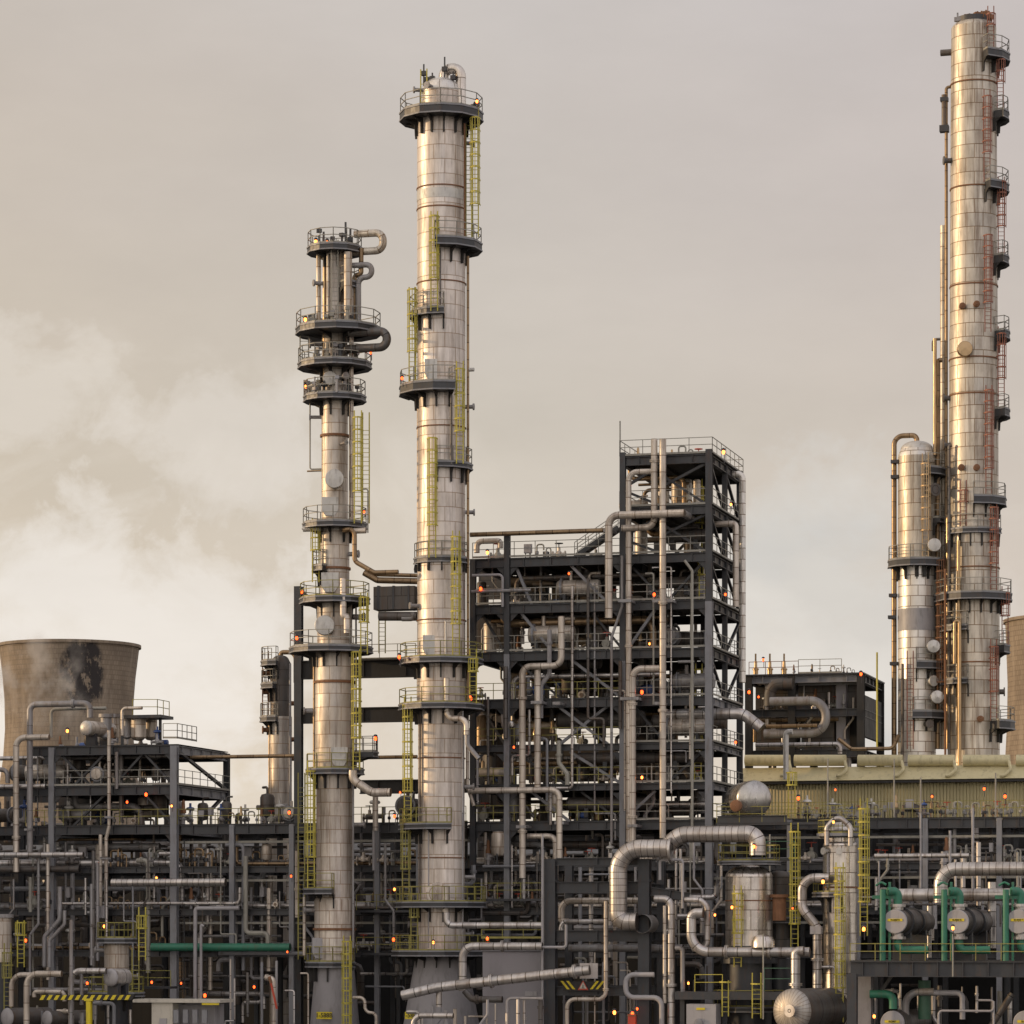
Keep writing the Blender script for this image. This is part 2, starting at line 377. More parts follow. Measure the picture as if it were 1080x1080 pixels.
def wn(scale, mapping, detail=7, rough=.55, dist=0, loc=(0,0,0)):
    mp = t.nodes.new('ShaderNodeMapping'); t.links.new(tc.outputs['Generated'], mp.inputs[0]); mp.inputs['Scale'].default_value = mapping; mp.inputs['Location'].default_value = loc
    n = t.nodes.new('ShaderNodeTexNoise'); t.links.new(mp.outputs[0], n.inputs[0]); n.inputs['Scale'].default_value = scale; n.inputs['Detail'].default_value = detail
    n.inputs['Roughness'].default_value = rough; n.inputs['Distortion'].default_value = dist; return n.outputs[0]
def s2l(c): return tuple(((x/255)/12.92 if x/255 <= .04045 else ((x/255+.055)/1.055)**2.4) for x in c)
# overcast veil: colour by height (direction z) ; values are display colours of the evening cloud
veil = ramp(t, W_math('ADD', Z_, W_math('MULTIPLY', W_math('SUBTRACT', wn(5, (1,1,2), 3), .5), .10)),
    [(0.0, s2l((240,226,202))), (.03, s2l((234,221,202))), (.075, s2l((222,211,197))), (.15, s2l((209,200,188))), (.24, s2l((203,195,189))), (.30, s2l((208,202,199))), (1.0, s2l((190,188,190)))])
# the warmer side of the sky towards the sunset (west, -X)
side = ramp(t, W_math('MULTIPLY_ADD', X_, -3.2, .5), [(0, s2l((250,246,250))), (.5, (1,1,1)), (1, s2l((255,248,236)))])
veil = mix(t, veil, side, .55, 'MULTIPLY')
# cumulus / steam bank low in the west
lowmask = ramp(t, Z_, [(0, 1), (.10, 1), (.19, 0)]); westmask = ramp(t, W_math('MULTIPLY_ADD', X_, -5, .5), [(.42, .0), (.95, 1)])
cn = wn(15, (1,1,1.35), 10, .60, .5, (2.3,0,1.2)); cl = ramp(t, W_math('SUBTRACT', cn, W_math('MULTIPLY', Z_, .9)), [(.35, 0), (.47, 1)])
fac = W_math('MULTIPLY', W_math('MULTIPLY', lowmask, westmask), cl)
veil = mix(t, veil, s2l((238,230,220)), W_math('MULTIPLY', fac, .75))
def puff(x0, z0, rx, rz, amp, seed, colr, scale=20):
    global veil
    a_ = W_math('DIVIDE', W_math('SUBTRACT', X_, x0), rx); b_ = W_math('DIVIDE', W_math('SUBTRACT', Z_, z0), rz)
    msk = W_math('MAXIMUM', W_math('SUBTRACT', W_math('SUBTRACT', 1.0, W_math('MULTIPLY', a_, a_)), W_math('MULTIPLY', b_, b_)), -1.2)
    nz = wn(scale, (1,1,1.15), 12, .62, .25, seed); val = W_math('SUBTRACT', W_math('ADD', W_math('MULTIPLY', nz, 2.0), W_math('MULTIPLY', msk, .46)), 1.02)
    veil = mix(t, veil, s2l(colr), W_math('MULTIPLY', ramp(t, val, [(.0, 0), (.12, .45), (.36, 1)]), amp))
puff(-.126, .082, .072, .050, .72, (2.3,0,1.2), (243,236,228), 30)
puff(-.150, .165, .040, .022, .5, (7.3,1,3.2), (230,222,212), 38)
puff(-.085, .148, .040, .022, .55, (4.1,2,5.2), (230,222,213), 38)
puff(.095, .100, .05, .045, .5, (1.1,4,2.2), (221,221,218), 20)
# paler bank low in the east with a grey-blue gap
em = ramp(t, W_math('MULTIPLY_ADD', X_, 5, .5), [(.55, 0), (.95, 1)]); cn2 = wn(17, (1,1,1.2), 8, .55, .2, (5.1,0,.4))
lm2 = ramp(t, Z_, [(0, 1), (.10, .9), (.16, 0)])
f2 = W_math('MULTIPLY', W_math('MULTIPLY', em, lm2), ramp(t, cn2, [(.42, 0), (.6, 1)]))
veil = mix(t, veil, s2l((233,227,219)), W_math('MULTIPLY', f2, .8))
f3 = W_math('MULTIPLY', W_math('MULTIPLY', em, lm2), ramp(t, wn(13, (1,1,1.5), 6, .5, 0, (1.7,3,2)), [(.55, 0), (.68, 1)]))
veil = mix(t, veil, s2l((196,199,201)), W_math('MULTIPLY', f3, .55))
# fine mottling of the cloud deck
mo = ramp(t, wn(9, (1,1,2.5), 8, .6), [(.3, (.95,.95,.95)), (.7, (1.05,1.05,1.05))]); veil = mix(t, veil, mo, 1, 'MULTIPLY')
# glow round the low sun, far outside the picture to the west
dotn = t.nodes.new('ShaderNodeVectorMath'); dotn.operation = 'DOT_PRODUCT'; t.links.new(tc.outputs['Generated'], dotn.inputs[0])
az = R(SUN_ROT); el = R(SUN_EL); SUN = Vector((math.sin(az)*math.cos(el), math.cos(az)*math.cos(el), math.sin(el))); dotn.inputs[1].default_value = SUN
gl = W_math('POWER', W_math('MAXIMUM', dotn.outputs['Value'], 0.0), 14)
hz = ramp(t, Z_, [(0, 1), (.35, .25), (.7, 0)])
glow = W_math('MULTIPLY', W_math('MULTIPLY', gl, hz), GLOW)
veil = mix(t, veil, (1, .66, .34), glow, 'ADD')
# behind the camera the sky is brightened to fill the plant's front; overhead barely changed
back = ramp(t, W_math('MULTIPLY_ADD', Y_, .5, .5), [(0, (BACK,BACK,BACK*1.03)), (.75, (1,1,1))]); veil = mix(t, veil, back, 1, 'MULTIPLY')
over = ramp(t, Z_, [(.33, (1,1,1)), (.8, (OVER,OVER,OVER*1.02))]); veil = mix(t, veil, over, 1, 'MULTIPLY')
k = 1/(0.1*2**EXPO); veil10 = mix(t, veil, (k,k,k), 1, 'MULTIPLY')
out = mix(t, sky.outputs[0], veil10, .96); t.links.new(out, bg.inputs[0]); bg.inputs[1].default_value = .1
for nd in t.nodes:
    if nd.type == 'MIX': nd.clamp_result = False
sun = bpy.data.lights.new('sun', 'SUN'); sun.energy = SUN_E; sun.angle = R(1.5); sun.color = (1, .70, .40); so = bpy.data.objects.new('sun', sun); COL.objects.link(so)
so.rotation_euler = SUN.to_track_quat('Z', 'Y').to_euler(); so.location = (-60, -60, 60)
# ---------------------------------------------------------------- ground
def flat(name, z, x0, x1, y0, y1, mat):
    mb = MB(); mb.poly([(x0,y0,z),(x1,y0,z),(x1,y1,z),(x0,y1,z)]); o = mb.build(name, mat, None, Vector((0,0,0))); o['kind'] = 'structure'; return o
flat('ground', 0, -7000, 7000, -1500, 9000, 'ground')
flat('plant_yard_pavement', .02, -160, 160, -60, 110, 'yard')
def kerb(v):
    mb = MB(); mb.box((0, v, .09), (320, .25, .14)); o = mb.build('road_kerb', 'yard'); o['kind'] = 'structure'
kerb(-60.2)
# ---------------------------------------------------------------- cooling towers (1.4 km away)
def cooling(label, px, v, prof, mat, patch=None):
    s_ = S(px, v); c = P(px, HOR, v); c.z = 0
    root = T('cooling_tower', label, 'cooling tower', c)
    mb = MB(); pr = [(hw/s_, P(px, py, v).z if py else 0) for py, hw in prof]; rt, zt = pr[-1]
    mb.lathe((c.x, c.y, 0), [(pr[0][0]*1.12, 9)] + [q for q in pr if q[1] > 10], 96)
    o = mb.build('concrete_shell', mat, root)
    if patch:
        mp = [n_ for n_ in mat.node_tree.nodes if n_.name.startswith('patchmap')][0]
        an_ = R(-75+patch[0]); ctr = Vector((rt*.93*math.cos(an_), rt*.93*math.sin(an_), zt-patch[1])); sz = patch[2]
        mp.inputs['Scale'].default_value = (1/sz, 1/sz, .62/sz); mp.inputs['Location'].default_value = (-ctr.x/sz, -ctr.y/sz, -ctr.z*.62/sz)
    inner = MB(); inner.lathe((c.x, c.y, 0), [(rt*.80, zt*.82), (rt-1.2, zt-.2)], 96); inner.build('inner_lining', 'black', root)
    rim = MB(); rim.lathe((c.x, c.y, 0), [(rt-1.2, zt-.3), (rt+.9, zt-.3), (rt+.9, zt+1.1), (rt-1.2, zt+1.1), (rt-1.2, zt-.3)], 96); rim.build('rim_walkway', mat, root)
    r0 = pr[0][0]*1.12
    for i in range(40):
        a = 2*PI*i/40; l = MB(); l.bar((c.x+r0*1.04*math.cos(a), c.y+r0*1.04*math.sin(a), 0), (c.x+r0*math.cos(a+.07), c.y+r0*math.sin(a+.07), 9.2), 1); l.build('raking_leg', 'concrete', root)
cooling('weathered brown concrete cooling tower with a dark stain, behind the lower pipe structure', 73, 1190,
    [(0,118), (960,100), (900,86), (850,76), (800,69), (770,67), (740,67.5), (715,69.5), (695,72), (683,73.5)], M['ctower'], (19, 15, 12.5))
cooling('brown concrete cooling tower cut off by the picture edge behind the tallest golden tower', 1140, 1250,
    [(0,124), (960,104), (900,92), (850,84), (800,79), (760,77), (720,76.5), (680,78), (656,79)], M['ctower2'])
# ---------------------------------------------------------------- dark sheds added behind the plant to block horizon light
def shed(label, px0, px1, v, pyt, dep=14, mat='louvre', ridge=1.5):
    u0, u1 = U(px0, v), U(px1, v); zt = P((px0+px1)/2, pyt, v).z; root = T('process_shed', label, 'shed', Vector(((u0+u1)/2, v, 0)))
    w = MB(); w.poly([(u0,v,0),(u1,v,0),(u1,v,zt),(u0,v,zt)]); w.poly([(u1,v,0),(u1,v+dep,0),(u1,v+dep,zt),(u1,v+dep/2,zt+ridge),(u1,v,zt)])
    w.poly([(u0,v+dep,0),(u0,v,0),(u0,v,zt),(u0,v+dep/2,zt+ridge),(u0,v+dep,zt)]); w.poly([(u1,v+dep,0),(u0,v+dep,0),(u0,v+dep,zt),(u1,v+dep,zt)])
    w.build('clad_wall', mat, root)
    r = MB(); 
    for a, za, b, zb in ((v-.4, zt-.05, v+dep/2, zt+ridge), (v+dep+.4, zt-.05, v+dep/2, zt+ridge)):
        r.hexa([(u0-.3,a,za),(u1+.3,a,za),(u1+.3,b,zb),(u0-.3,b,zb),(u0-.3,a,za+.15),(u1+.3,a,za+.15),(u1+.3,b,zb+.15),(u0-.3,b,zb+.15)])
    r.build('roof', 'dark', root)
    n = int((u1-u0)/6)
    for i in range(n):
        x = u0+(i+.5)*(u1-u0)/n; q = MB(); q.box((x, v-.06, zt-1.6), (3.2, .12, 1.1)); q.build('vent_louvre', 'black', root)
    return root
shed('long dark louvred shed far behind the lower pipe structure', -90, 330, 34, 906)
shed('long dark louvred shed far behind the twin towers and steel frame', 300, 800, 38, 902)
shed('dark louvred shed far behind the bank of green piped exchangers', 780, 1180, 30, 872)
shed('large dark process hall standing just beyond the lower steel frame, past the picture edge', -700, -430, -32, 735, 46, 'duct', 3)  # unseen hall added out of view to keep low sun off the lower plant
# ---------------------------------------------------------------- tower helpers
def text(s_, size, loc, parent, mat='ink', name='lettering', ext=.01, rz=0):
    cu = bpy.data.curves.new(name, 'FONT'); cu.body = s_; cu.size = size; cu.align_x = 'CENTER'; cu.align_y = 'CENTER'; cu.extrude = ext; cu.offset = size*.012
    ob = bpy.data.objects.new(name, cu); me = bpy.data.meshes.new_from_object(ob); bpy.data.objects.remove(ob); me.materials.clear(); me.materials.append(M[mat])
    me.transform(Matrix.Translation(Vector(loc)-ORG[parent.name]) @ Matrix.Rotation(rz, 4, 'Z') @ Matrix.Rotation(PI/2, 4, 'X'))
    o = bpy.data.objects.new(name, me); COL.objects.link(o); o.parent = parent; ORG[o.name] = ORG[parent.name]; return o
class Tower:
    def __init__(s, name, label, cat, px, v):
        s.px = px; s.v = v; s.s = S(px, v); s.u = U(px, v); s.root = T(name, label, cat, Vector((s.u, v, 0)))
        s.c = (s.u, v, 0)
    def z(s, py): return P(s.px, py, s.v).z
    def r(s, hw): return hw/s.s
    def part(s, name, prof, mat, seg=40, dx=0):
        mb = MB(); mb.lathe((s.u+dx/s.s, s.v, 0), [(s.r(hw), 0 if py is None else s.z(py)) for py, hw in prof], seg); return mb.build(name, mat, s.root)
    def dome(s, py, hw, h, mat, name='domed_head', dx=0):
        z = s.z(py); r = s.r(hw); hh = h/s.s; mb = MB()
        mb.lathe((s.u+dx/s.s, s.v, 0), [(r, z-.05)]+[(r*math.cos(a), z+hh*math.sin(a)) for a in [PI/2*i/9 for i in range(10)]][:-1]+[(.02, z+hh)], 36)
        return mb.build(name, mat, s.root)
    def ring(s, py, hw, t=.1, h=.16, mat='rust', name='stiffening_ring', parent=None):
        z = s.z(py); r = s.r(hw); mb = MB(); mb.lathe(s.c, [(r-.01, z-h/2), (r+t, z-h/2), (r+t, z+h/2), (r-.01, z+h/2)], 40); return mb.build(name, mat, parent or s.root)
    def plat(s, py, hw_in, hw_out, a0=0, a1=360, rail='rail', dx=0, th=.34, name='platform', deckmat='dark', brk=True, rh=1.1, drop=1.0):
        """world angles in degrees: 0 = towards +px, 270 = facing the river bank"""
        z = s.z(py); ri, ro = s.r(hw_in)+.04, s.r(hw_out); c = (s.u+dx/s.s, s.v, 0); full = a1-a0 >= 360
        p0, p1 = R(a0)+TH, R(a1)+TH; n = max(4, int((a1-a0)/30)) if True else 12; mb = MB()
        mb.lathe(c, [(ri, z-th), (ro, z-th), (ro, z), (ri, z), (ri, z-th)], n, p0, p1)
        mb.sm = [False]*len(mb.sm)
        kp = MB(); kp.lathe(c, [(ro, z-th-.02), (ro+.05, z-th-.02), (ro+.05, z-th+.07), (ro, z-th+.07)], n, p0, p1); kp.lathe(c, [(ro, z-.05), (ro+.05, z-.05), (ro+.05, z+.06), (ro, z+.06)], n, p0, p1); kp.sm = [False]*len(kp.sm)
        o = mb.build(name, deckmat, s.root); kp.build('edge_channel', 'mid', o)
        A = [p0+(p1-p0)*i/n for i in range(n+1)]; pts = [(c[0]+(ro-.06)*math.cos(a), c[1]+(ro-.06)*math.sin(a), z) for a in A]
        rl = MB(); rl.rail(pts, rh, 1.1, .05)
        if not full:
            for a in (p0, p1): rl.rail([(c[0]+ri*math.cos(a), c[1]+ri*math.sin(a), z), (c[0]+(ro-.06)*math.cos(a), c[1]+(ro-.06)*math.sin(a), z)], rh, 1, .05)
        rl.build('railing', rail, o)
        if brk:
            rs = s.r(hw_in); k = max(3, int((p1-p0)*rs/.8))
            for i in range(k+1):
                a = p0+(p1-p0)*i/k; d_ = Vector((math.cos(a), math.sin(a), 0)); q = Vector((c[0], c[1], 0)); xx = Vector((-d_.y, d_.x, 0))*.05
                zb = z-th-drop; ro_ = ri+(ro-ri)*.75
                P3 = [q+d_*(rs-.05)+Vector((0,0,zb)), q+d_*(rs+.2)+Vector((0,0,zb)), q+d_*(rs+.24)+Vector((0,0,z-th-.35)), q+d_*ro_+Vector((0,0,z-th-.02)), q+d_*(rs-.05)+Vector((0,0,z-th-.02))]
                b = MB(); n0 = 0; b.v += [tuple(p-xx) for p in P3]+[tuple(p+xx) for p in P3]
                b.face([n0+j for j in range(5)]); b.face([n0+9-j for j in range(5)])
                for j in range(5): b.face([n0+(j+1)%5, n0+j, n0+5+j, n0+5+(j+1)%5])
                b.build('bracket', 'black', o)

        return o
    def ladder(s, px, py0, py1, mat='yellow', dv=None, ang=270, cage=True, w=.46):
        """px of the ladder's middle, py0 top, py1 foot"""
        v = s.v-1.2 if dv is None else s.v+dv; mb = MB(); mb.ladder(U(px, v), v, P(px, py1, v).z, P(px, py0, v).z, R(ang)+TH, cage, w)
        return mb.build('caged_ladder' if cage else 'ladder', mat, s.root)
    def disc(s, px, py, rpx, dep=.55, mat='white', dv=0, name='manhole_cover', ang=270, off=0):
        a = R(ang)+TH; d_ = Vector((math.cos(a), math.sin(a), 0)); v = s.v; rr = abs(off)/s.s
        p = P(px, py, v); p = p + d_*(s.cur/s.s - .1 + rr); r = rpx/s.s; mb = MB()
        mb.lathe(p, [(r*.75, -.2), (r*.75, dep*.5), (r, dep*.5), (r*1.0, dep-.05), (r*.94, dep), (.02, dep+.04)], 28, axis=d_)
        return mb.build(name, mat, s.root)
    def boxcover(s, px, py, w, h, mat='white', point=True, dep=.38):
        a = R(270)+TH; d_ = Vector((math.cos(a), math.sin(a), 0)); x = Vector((-d_.y, d_.x, 0)); p = P(px, py, s.v) + d_*(s.cur/s.s - .25)
        w2, h2 = w/2/s.s, h/2/s.s; pl = [(-w2, h2), (w2, h2), (w2, -h2*.35), (w2*.55, -h2), (-w2*.55, -h2), (-w2, -h2*.35)] if point else [(-w2, h2), (w2, h2), (w2, -h2), (-w2, -h2)]
        mb = MB(); n = len(pl); mb.v = [tuple(p + x*i + Vector((0,0,j))) for i, j in pl] + [tuple(p + d_*dep + x*i*.96 + Vector((0,0,j*.97))) for i, j in pl]
        mb.face(list(range(n))); mb.face([2*n-1-i for i in range(n)])
        for i in range(n): mb.face([(i+1)%n, i, n+i, n+(i+1)%n])
        return mb.build('insulation_cover', mat, s.root)
    def run(s, name, start, moves, dia, mat, seg=12, bend=None):
        pts = route(start, moves); mb = MB(); mb.tube(pts, dia/2/s.s, seg, bend, bseg=7); return mb.build(name, mat, s.root)
    def nozzle(s, px, py, ang, L=.8, r=.16, mat='greypipe'):
        a = R(ang)+TH; d_ = Vector((math.cos(a), math.sin(a), 0)); p = Vector((s.u, s.v, P(px, py, s.v).z)) + d_*(s.cur/s.s-.05); mb = MB()
        mb.lathe(p, [(r, 0), (r, L-.1), (r*1.7, L-.1), (r*1.7, L), (.02, L)], 12, axis=d_); return mb.build('nozzle', mat, s.root)
# ---------------------------------------------------------------- tower A, the slender one
A = Tower("distillation_tower", "slender stepped beige tower crowded with dark platforms, beside a tall dark post", 'tower', 353, -4)
A.part('skirt', [(None, 33), (1080, 26), (1018, 20.5)], 'concrete'); A.part('shell', [(1018,21.5),(950,21.5),(946,19.5),(816,19.5),(808,21),(692,21),(684,18.5),(638,18.5),(628,15.5),(556,15.5),(548,14),(424,14),(418,13.5),(350,13.5),(345,11),(262,11)], 'colA', 44)
A.dome(263, 11, 5, 'colA')
for py, hw in ((980,21.5),(720,21),(600,15.5),(460,14)): A.ring(py, hw)
A.plat(1015, 21, 27, 150, 340, 'olive', dx=-4); A.plat(938, 19, 36, 140, 265, 'olive', dx=2); A.plat(812, 20, 31, 170, 395, 'olive'); A.plat(684, 20, 44, 0, 360, 'rail', dx=-4)
A.plat(632, 16, 37, 0, 360, 'olive'); A.plat(553, 15, 34, 0, 360); A.plat(419, 14, 33, 0, 360); A.plat(384, 13.5, 39, 0, 360); A.plat(347, 12, 45, 0, 360, dx=4, th=.42); A.plat(262, 11, 29, 0, 360, th=.4)
A.plat(300, 11, 27, 300, 400, name='side_platform'); A.plat(794, 20, 46, 335, 385, 'rail', name='side_platform'); A.plat(598, 15, 24, 150, 240, name='side_platform')
A.ladder(377.5, 448, 552, 'yellow', dv=-1.5, w=.5); A.ladder(386, 450, 552, 'yellow', dv=.2, cage=False); A.ladder(333, 562, 614, 'yellow', dv=-1); A.ladder(376, 700, 812, 'yellow', dv=-1.7); A.ladder(328, 818, 937, 'yellow', dv=-1.6); A.ladder(318, 830, 1012, 'olive', dv=.3, cage=False)
A.ladder(366, 1002, 1130, 'yellow', dv=-2.2); A.ladder(353, 268, 345, 'rail', dv=-1.3, cage=False); A.ladder(384, 640, 690, 'yellow', dv=-1.2); A.ladder(403, 655, 689, 'olive', dv=7.4, cage=False)
A.ladder(321, 352, 383, 'rail', dv=-.4, cage=False, w=.6)
A.cur = 14; A.disc(354, 508, 10, .8); A.boxcover(349, 536, 18, 20); A.disc(349, 402, 7.5, .5); 
A.cur = 17; A.boxcover(349, 616, 19, 21); A.disc(344, 662, 10.5, .9); A.cur = 20; A.boxcover(359, 799, 18, 20); A.boxcover(338, 1000, 15, 22, 'grey'); A.boxcover(350, 545, 12, 6, 'grey', False) if 0 else None
A.run('riser', (336,345,-4.3), [('v',268)], 5, 'colC'); A.run('riser', (342,560,-4.6), [('v',268)], 3.2, 'brass'); A.run('riser', (346,345,-4.8), [('v',268)], 3.2, 'colC')
A.run('riser', (370.5,555,-4.4), [('v',300)], 5, 'colB'); A.run('riser', (367,345,-5), [('v',266)], 9, 'colA')
A.run('riser', (374,345,-4.2), [('v',290),('h',381),('v',262)], 5, 'brownpipe')
A.run('overhead_pipe', (374,247,-4), [('h',404),('v',264),('h',372)], 8, 'colC', 16, .55); A.run('return_bend', (368,351,-5), [('h',408),('v',366),('h',366)], 9, 'darkpipe', 16, .6)
A.run('branch_pipe', (372,280,-4.5), [('h',392),('v',292),('h',378),('v',340)], 6, 'greypipe', 12)
A.run('branch_pipe', (365,560,-4.8), [('d',-.8),('h',374),('v',592),('p',395,604),('h',420)], 5, 'brownpipe')
A.run('branch_pipe', (362,610,-5.8), [('v',650),('h',366),('v',668)], 7, 'colB'); A.run('drain_pipe', (327,415,-4.3), [('v',495),('h',341)], 1.6, 'rail'); A.run('drain_pipe', (324,497,-4.3), [('h',342)], 1.8, 'brass')
A.run('drain_pipe', (381,516,-4), [('h',388),('v',562)], 1.4, 'rail'); A.run('branch_pipe', (372,812,-5.5), [('v',822),('p',392,836),('h',412)], 9, 'beigepipe', 14); A.run('side_nozzle', (372,560,-5.5), [('h',386)], 6, 'beigepipe'); A.run('side_nozzle', (320,558,-5.2), [('h',338)], 6, 'white')
for px, py, an, r in ((353,300,200,.14),(353,330,330,.2),(353,363,190,.2),(353,372,340,.18),(353,400,300,.15),(353,440,180,.12),(353,470,300,.1),(353,585,345,.16),(353,650,20,.2),(353,750,185,.16),(353,870,350,.15),(353,960,190,.15)): A.cur = 14 if py > 350 else 11; A.cur = 20 if py > 640 else A.cur; A.nozzle(px, py, an, .9, r)
for k in range(9):
    mb = MB(); a = rnd.uniform(0, 6.28); q = Vector((A.u+1.1*math.cos(a), A.v+1.1*math.sin(a), A.z(262))); mb.bar(q, q+Vector((0,0,rnd.uniform(.5,1.5))), .12); mb.box(q+Vector((0,0,rnd.uniform(.4,1.2))), (.35,.3,.25), a); mb.build('top_valve', 'dark', A.root)
mb = MB(); mb.bar((A.u+.9, A.v-.3, A.z(262)), (A.u+.9, A.v-.3, A.z(236)), .12); mb.build('vent_stub', 'dark', A.root)
for py in (347, 384, 419):
    for k in range(12):
        mb = MB(); a = rnd.uniform(2.6, 6.6); rr = rnd.uniform(1.2, 2.3); q = Vector((A.u+rr*math.cos(a), A.v+rr*math.sin(a), A.z(py))); mb.bar(q, q+Vector((0,0,rnd.uniform(.4,1.3))), rnd.choice((.08,.15,.25))); mb.box(q+Vector((0,0,rnd.uniform(.3,1.1))), (rnd.uniform(.2,.5),.3,.22), a); mb.build('platform_valve', rnd.choice(('rail','dark','greypipe')), A.root)
A.run('conduit', (375.5,812,-4.3), [('v',640)], 2, 'darkpipe', 8); A.run('conduit', (331,900,-4.6), [('v',700)], 2, 'brownpipe', 8); A.run('conduit', (369,545,-5.2), [('v',424)], 1.6, 'darkpipe', 8); A.run('conduit', (340,680,-4.7), [('v',560)], 1.6, 'brass', 8); A.run('conduit', (372.5,1000,-4.5), [('v',820)], 2.2, 'greypipe', 8)
def plate(tw, px, py, w, h, s_, v):
    p = P(px, py, v); mb = MB(); mb.box(p, (w/tw.s, .05, h/tw.s)); o = mb.build('number_plate', 'sign', tw.root); text(s_, h/tw.s*.85, p+Vector((0,-.04,0)), o)
plate(A, 342, 1071, 17, 7.5, '1-588B', -6.05)
# ---------------------------------------------------------------- tower B, taller cylinder
B = Tower('distillation_tower', 'tall smooth pinkish beige cylinder tower with a domed top and staggered yellow ladders', 'tower', 465.5, -4)
B.part('skirt', [(None, 52), (1080, 40), (1008, 27)], 'concrete'); B.part('shell', [(1008,25.5),(952,25.5),(946,24.5),(748,24.5),(742,26),(698,26),(690,25.5),(128,25.5),(122,20.5),(97,20.5)], 'colB', 48)
B.dome(97, 20.5, 15, 'colD'); B.part('white_panel_band', [(213,25.9),(203,25.9)], 'white')
for py, hw in ((200,25.6),(222,25.6),(300,25.6),(452,25.6),(655,25.6),(800,24.6),(905,24.6)): B.ring(py, hw, .05, .08)
B.plat(120, 25.5, 44, 0, 360, th=.55, drop=1.1); B.plat(258, 25.5, 43, 262, 420, th=.5); B.plat(330, 25.5, 34, 150, 276, th=.4); B.plat(409, 25.5, 45, 140, 290, th=.55); B.plat(491, 25.5, 33, 262, 420); B.plat(590, 25.5, 29, 180, 395, drop=.6)
B.plat(696, 26, 44, 150, 390, 'olive'); B.plat(744, 25, 45, 150, 400, 'olive'); B.plat(870, 24.5, 45, 145, 285, 'olive'); B.plat(952, 25, 48, 150, 400, 'olive'); B.plat(1003, 26, 52, 150, 400, 'olive')
B.ladder(501, 128, 250, 'yellow', dv=-.6); B.ladder(458, 238, 328, 'yellow', dv=-2.3); B.ladder(435, 318, 405, 'yellow', dv=-1.6); B.ladder(485, 396, 489, 'yellow', dv=-1.6); B.ladder(456, 476, 588, 'yellow', dv=-2.3); B.ladder(481, 575, 692, 'yellow', dv=-2)
B.ladder(430, 750, 868, 'yellow', dv=-1.6); B.ladder(428, 873, 950, 'olive', dv=-1.4); B.ladder(499, 700, 742, 'yellow', dv=-1.2); B.ladder(441, 318, 405, 'olive', dv=-.5, cage=False); B.ladder(437, 957, 1001, 'olive', dv=-2); B.ladder(495, 128, 250, 'olive', dv=.2, cage=False)
B.run('riser', (493.5,745,-4), [('v',270)], 3, 'brownpipe'); B.run('riser', (490,250,-4.6), [('v',130)], 2, 'rust'); B.run('riser', (476,490,-5.7), [('v',412)], 2.4, 'darkpipe'); B.run('riser', (464,330,-5.8), [('v',262)], 2.2, 'darkpipe')
B.run('gooseneck_vent', (468,90,-4), [('v',73),('h',486),('v',118)], 11, 'mirror', 20, .8)
B.cur = 25.5; B.boxcover(457, 394, 17, 22); B.boxcover(455, 683, 17, 22); B.disc(462, 943, 12, .4, 'colB'); B.boxcover(475, 860, 13, 13, 'brass', False, .3) if 0 else None
B.run('branch_pipe', (471,715,-6), [('v',758),('h',492),('v',775)], 6, 'beigepipe'); B.run('branch_pipe', (470,935,-6.1), [('v',962)], 9, 'beigepipe'); B.run('branch_pipe', (493,768,-5.6), [('v',786),('p',505,800)], 5, 'greypipe')
B.run('conduit', (440.5,590,-4.6), [('v',412)], 1.6, 'brownpipe', 8); B.run('conduit', (488,1000,-5.2), [('v',750)], 2.2, 'greypipe', 8); B.run('conduit', (443,942,-5.3), [('v',750)], 1.6, 'darkpipe', 8); B.run('conduit', (452,1000,-5.9), [('v',875)], 1.6, 'grey', 8); B.run('side_nozzle', (495,390,-4), [('h',500)], 4, 'white'); B.run('valve_loop', (470,655,-6), [('v',690)], 2, 'white')
for py, an in ((96,190),(96,240),(150,10),(430,350),(540,5),(640,200),(830,350),(925,10),(985,20),(975,190)): B.cur = 20 if py < 120 else 25.5; B.nozzle(465, py, an, .7, .14)
for (px, h) in ((447,1.6),(450,.9),(456,1.0),(469,2.1),(478,1.1),(500,.7),(503,1.0)):
    mb = MB(); q = P(px, 92 if 445 < px < 480 else 119, -4.4); mb.bar(q, q+Vector((0,0,h)), .09); mb.box(q+Vector((0,0,h*.6)), (.35,.3,.3)); mb.build('top_valve', 'dark', B.root)
mb = MB(); mb.ladder(U(447,-5), -5, P(447,112,-5).z, P(447,88,-5).z, R(250)+TH, False); mb.build('ladder', 'yellow', B.root)
plate(B, 434, 1071, 14, 7.5, '1-588A', -7.9)
# ---------------------------------------------------------------- tower E, tallest
E = Tower('distillation_tower', 'tallest tower, golden clad, with small stepped balconies and red ladders', 'tower', 1027, 30)
E.part('shell', [(None,27.5),(628,27),(560,26),(350,25.5),(345,25),(90,24),(30,23.5)], 'colC', 48); E.dome(31, 23.5, 10, 'colC')
for py, hw in ((90,24.2),(200,24.5),(303,24.8),(380,25.6),(418,25.6),(600,26.6),(700,27)): E.ring(py, hw, .06, .1)
E.ring(22, 14, .3, .4, 'dark', 'top_collar')
for py, a0, a1, ho in ((60,285,400,38),(121,318,400,37),(197,290,400,37),(273,318,400,37),(352,320,400,38),(434,320,400,38),(527,262,400,35),(682,318,420,38)): E.plat(py, 24.8, ho, a0, a1, 'rail', th=.55)
E.plat(560, 26, 31, 180, 330, 'rail'); E.plat(628, 26.5, 41, 180, 400, 'rail', th=.5); E.plat(762, 27, 43, 300, 400, 'rail', th=.6)
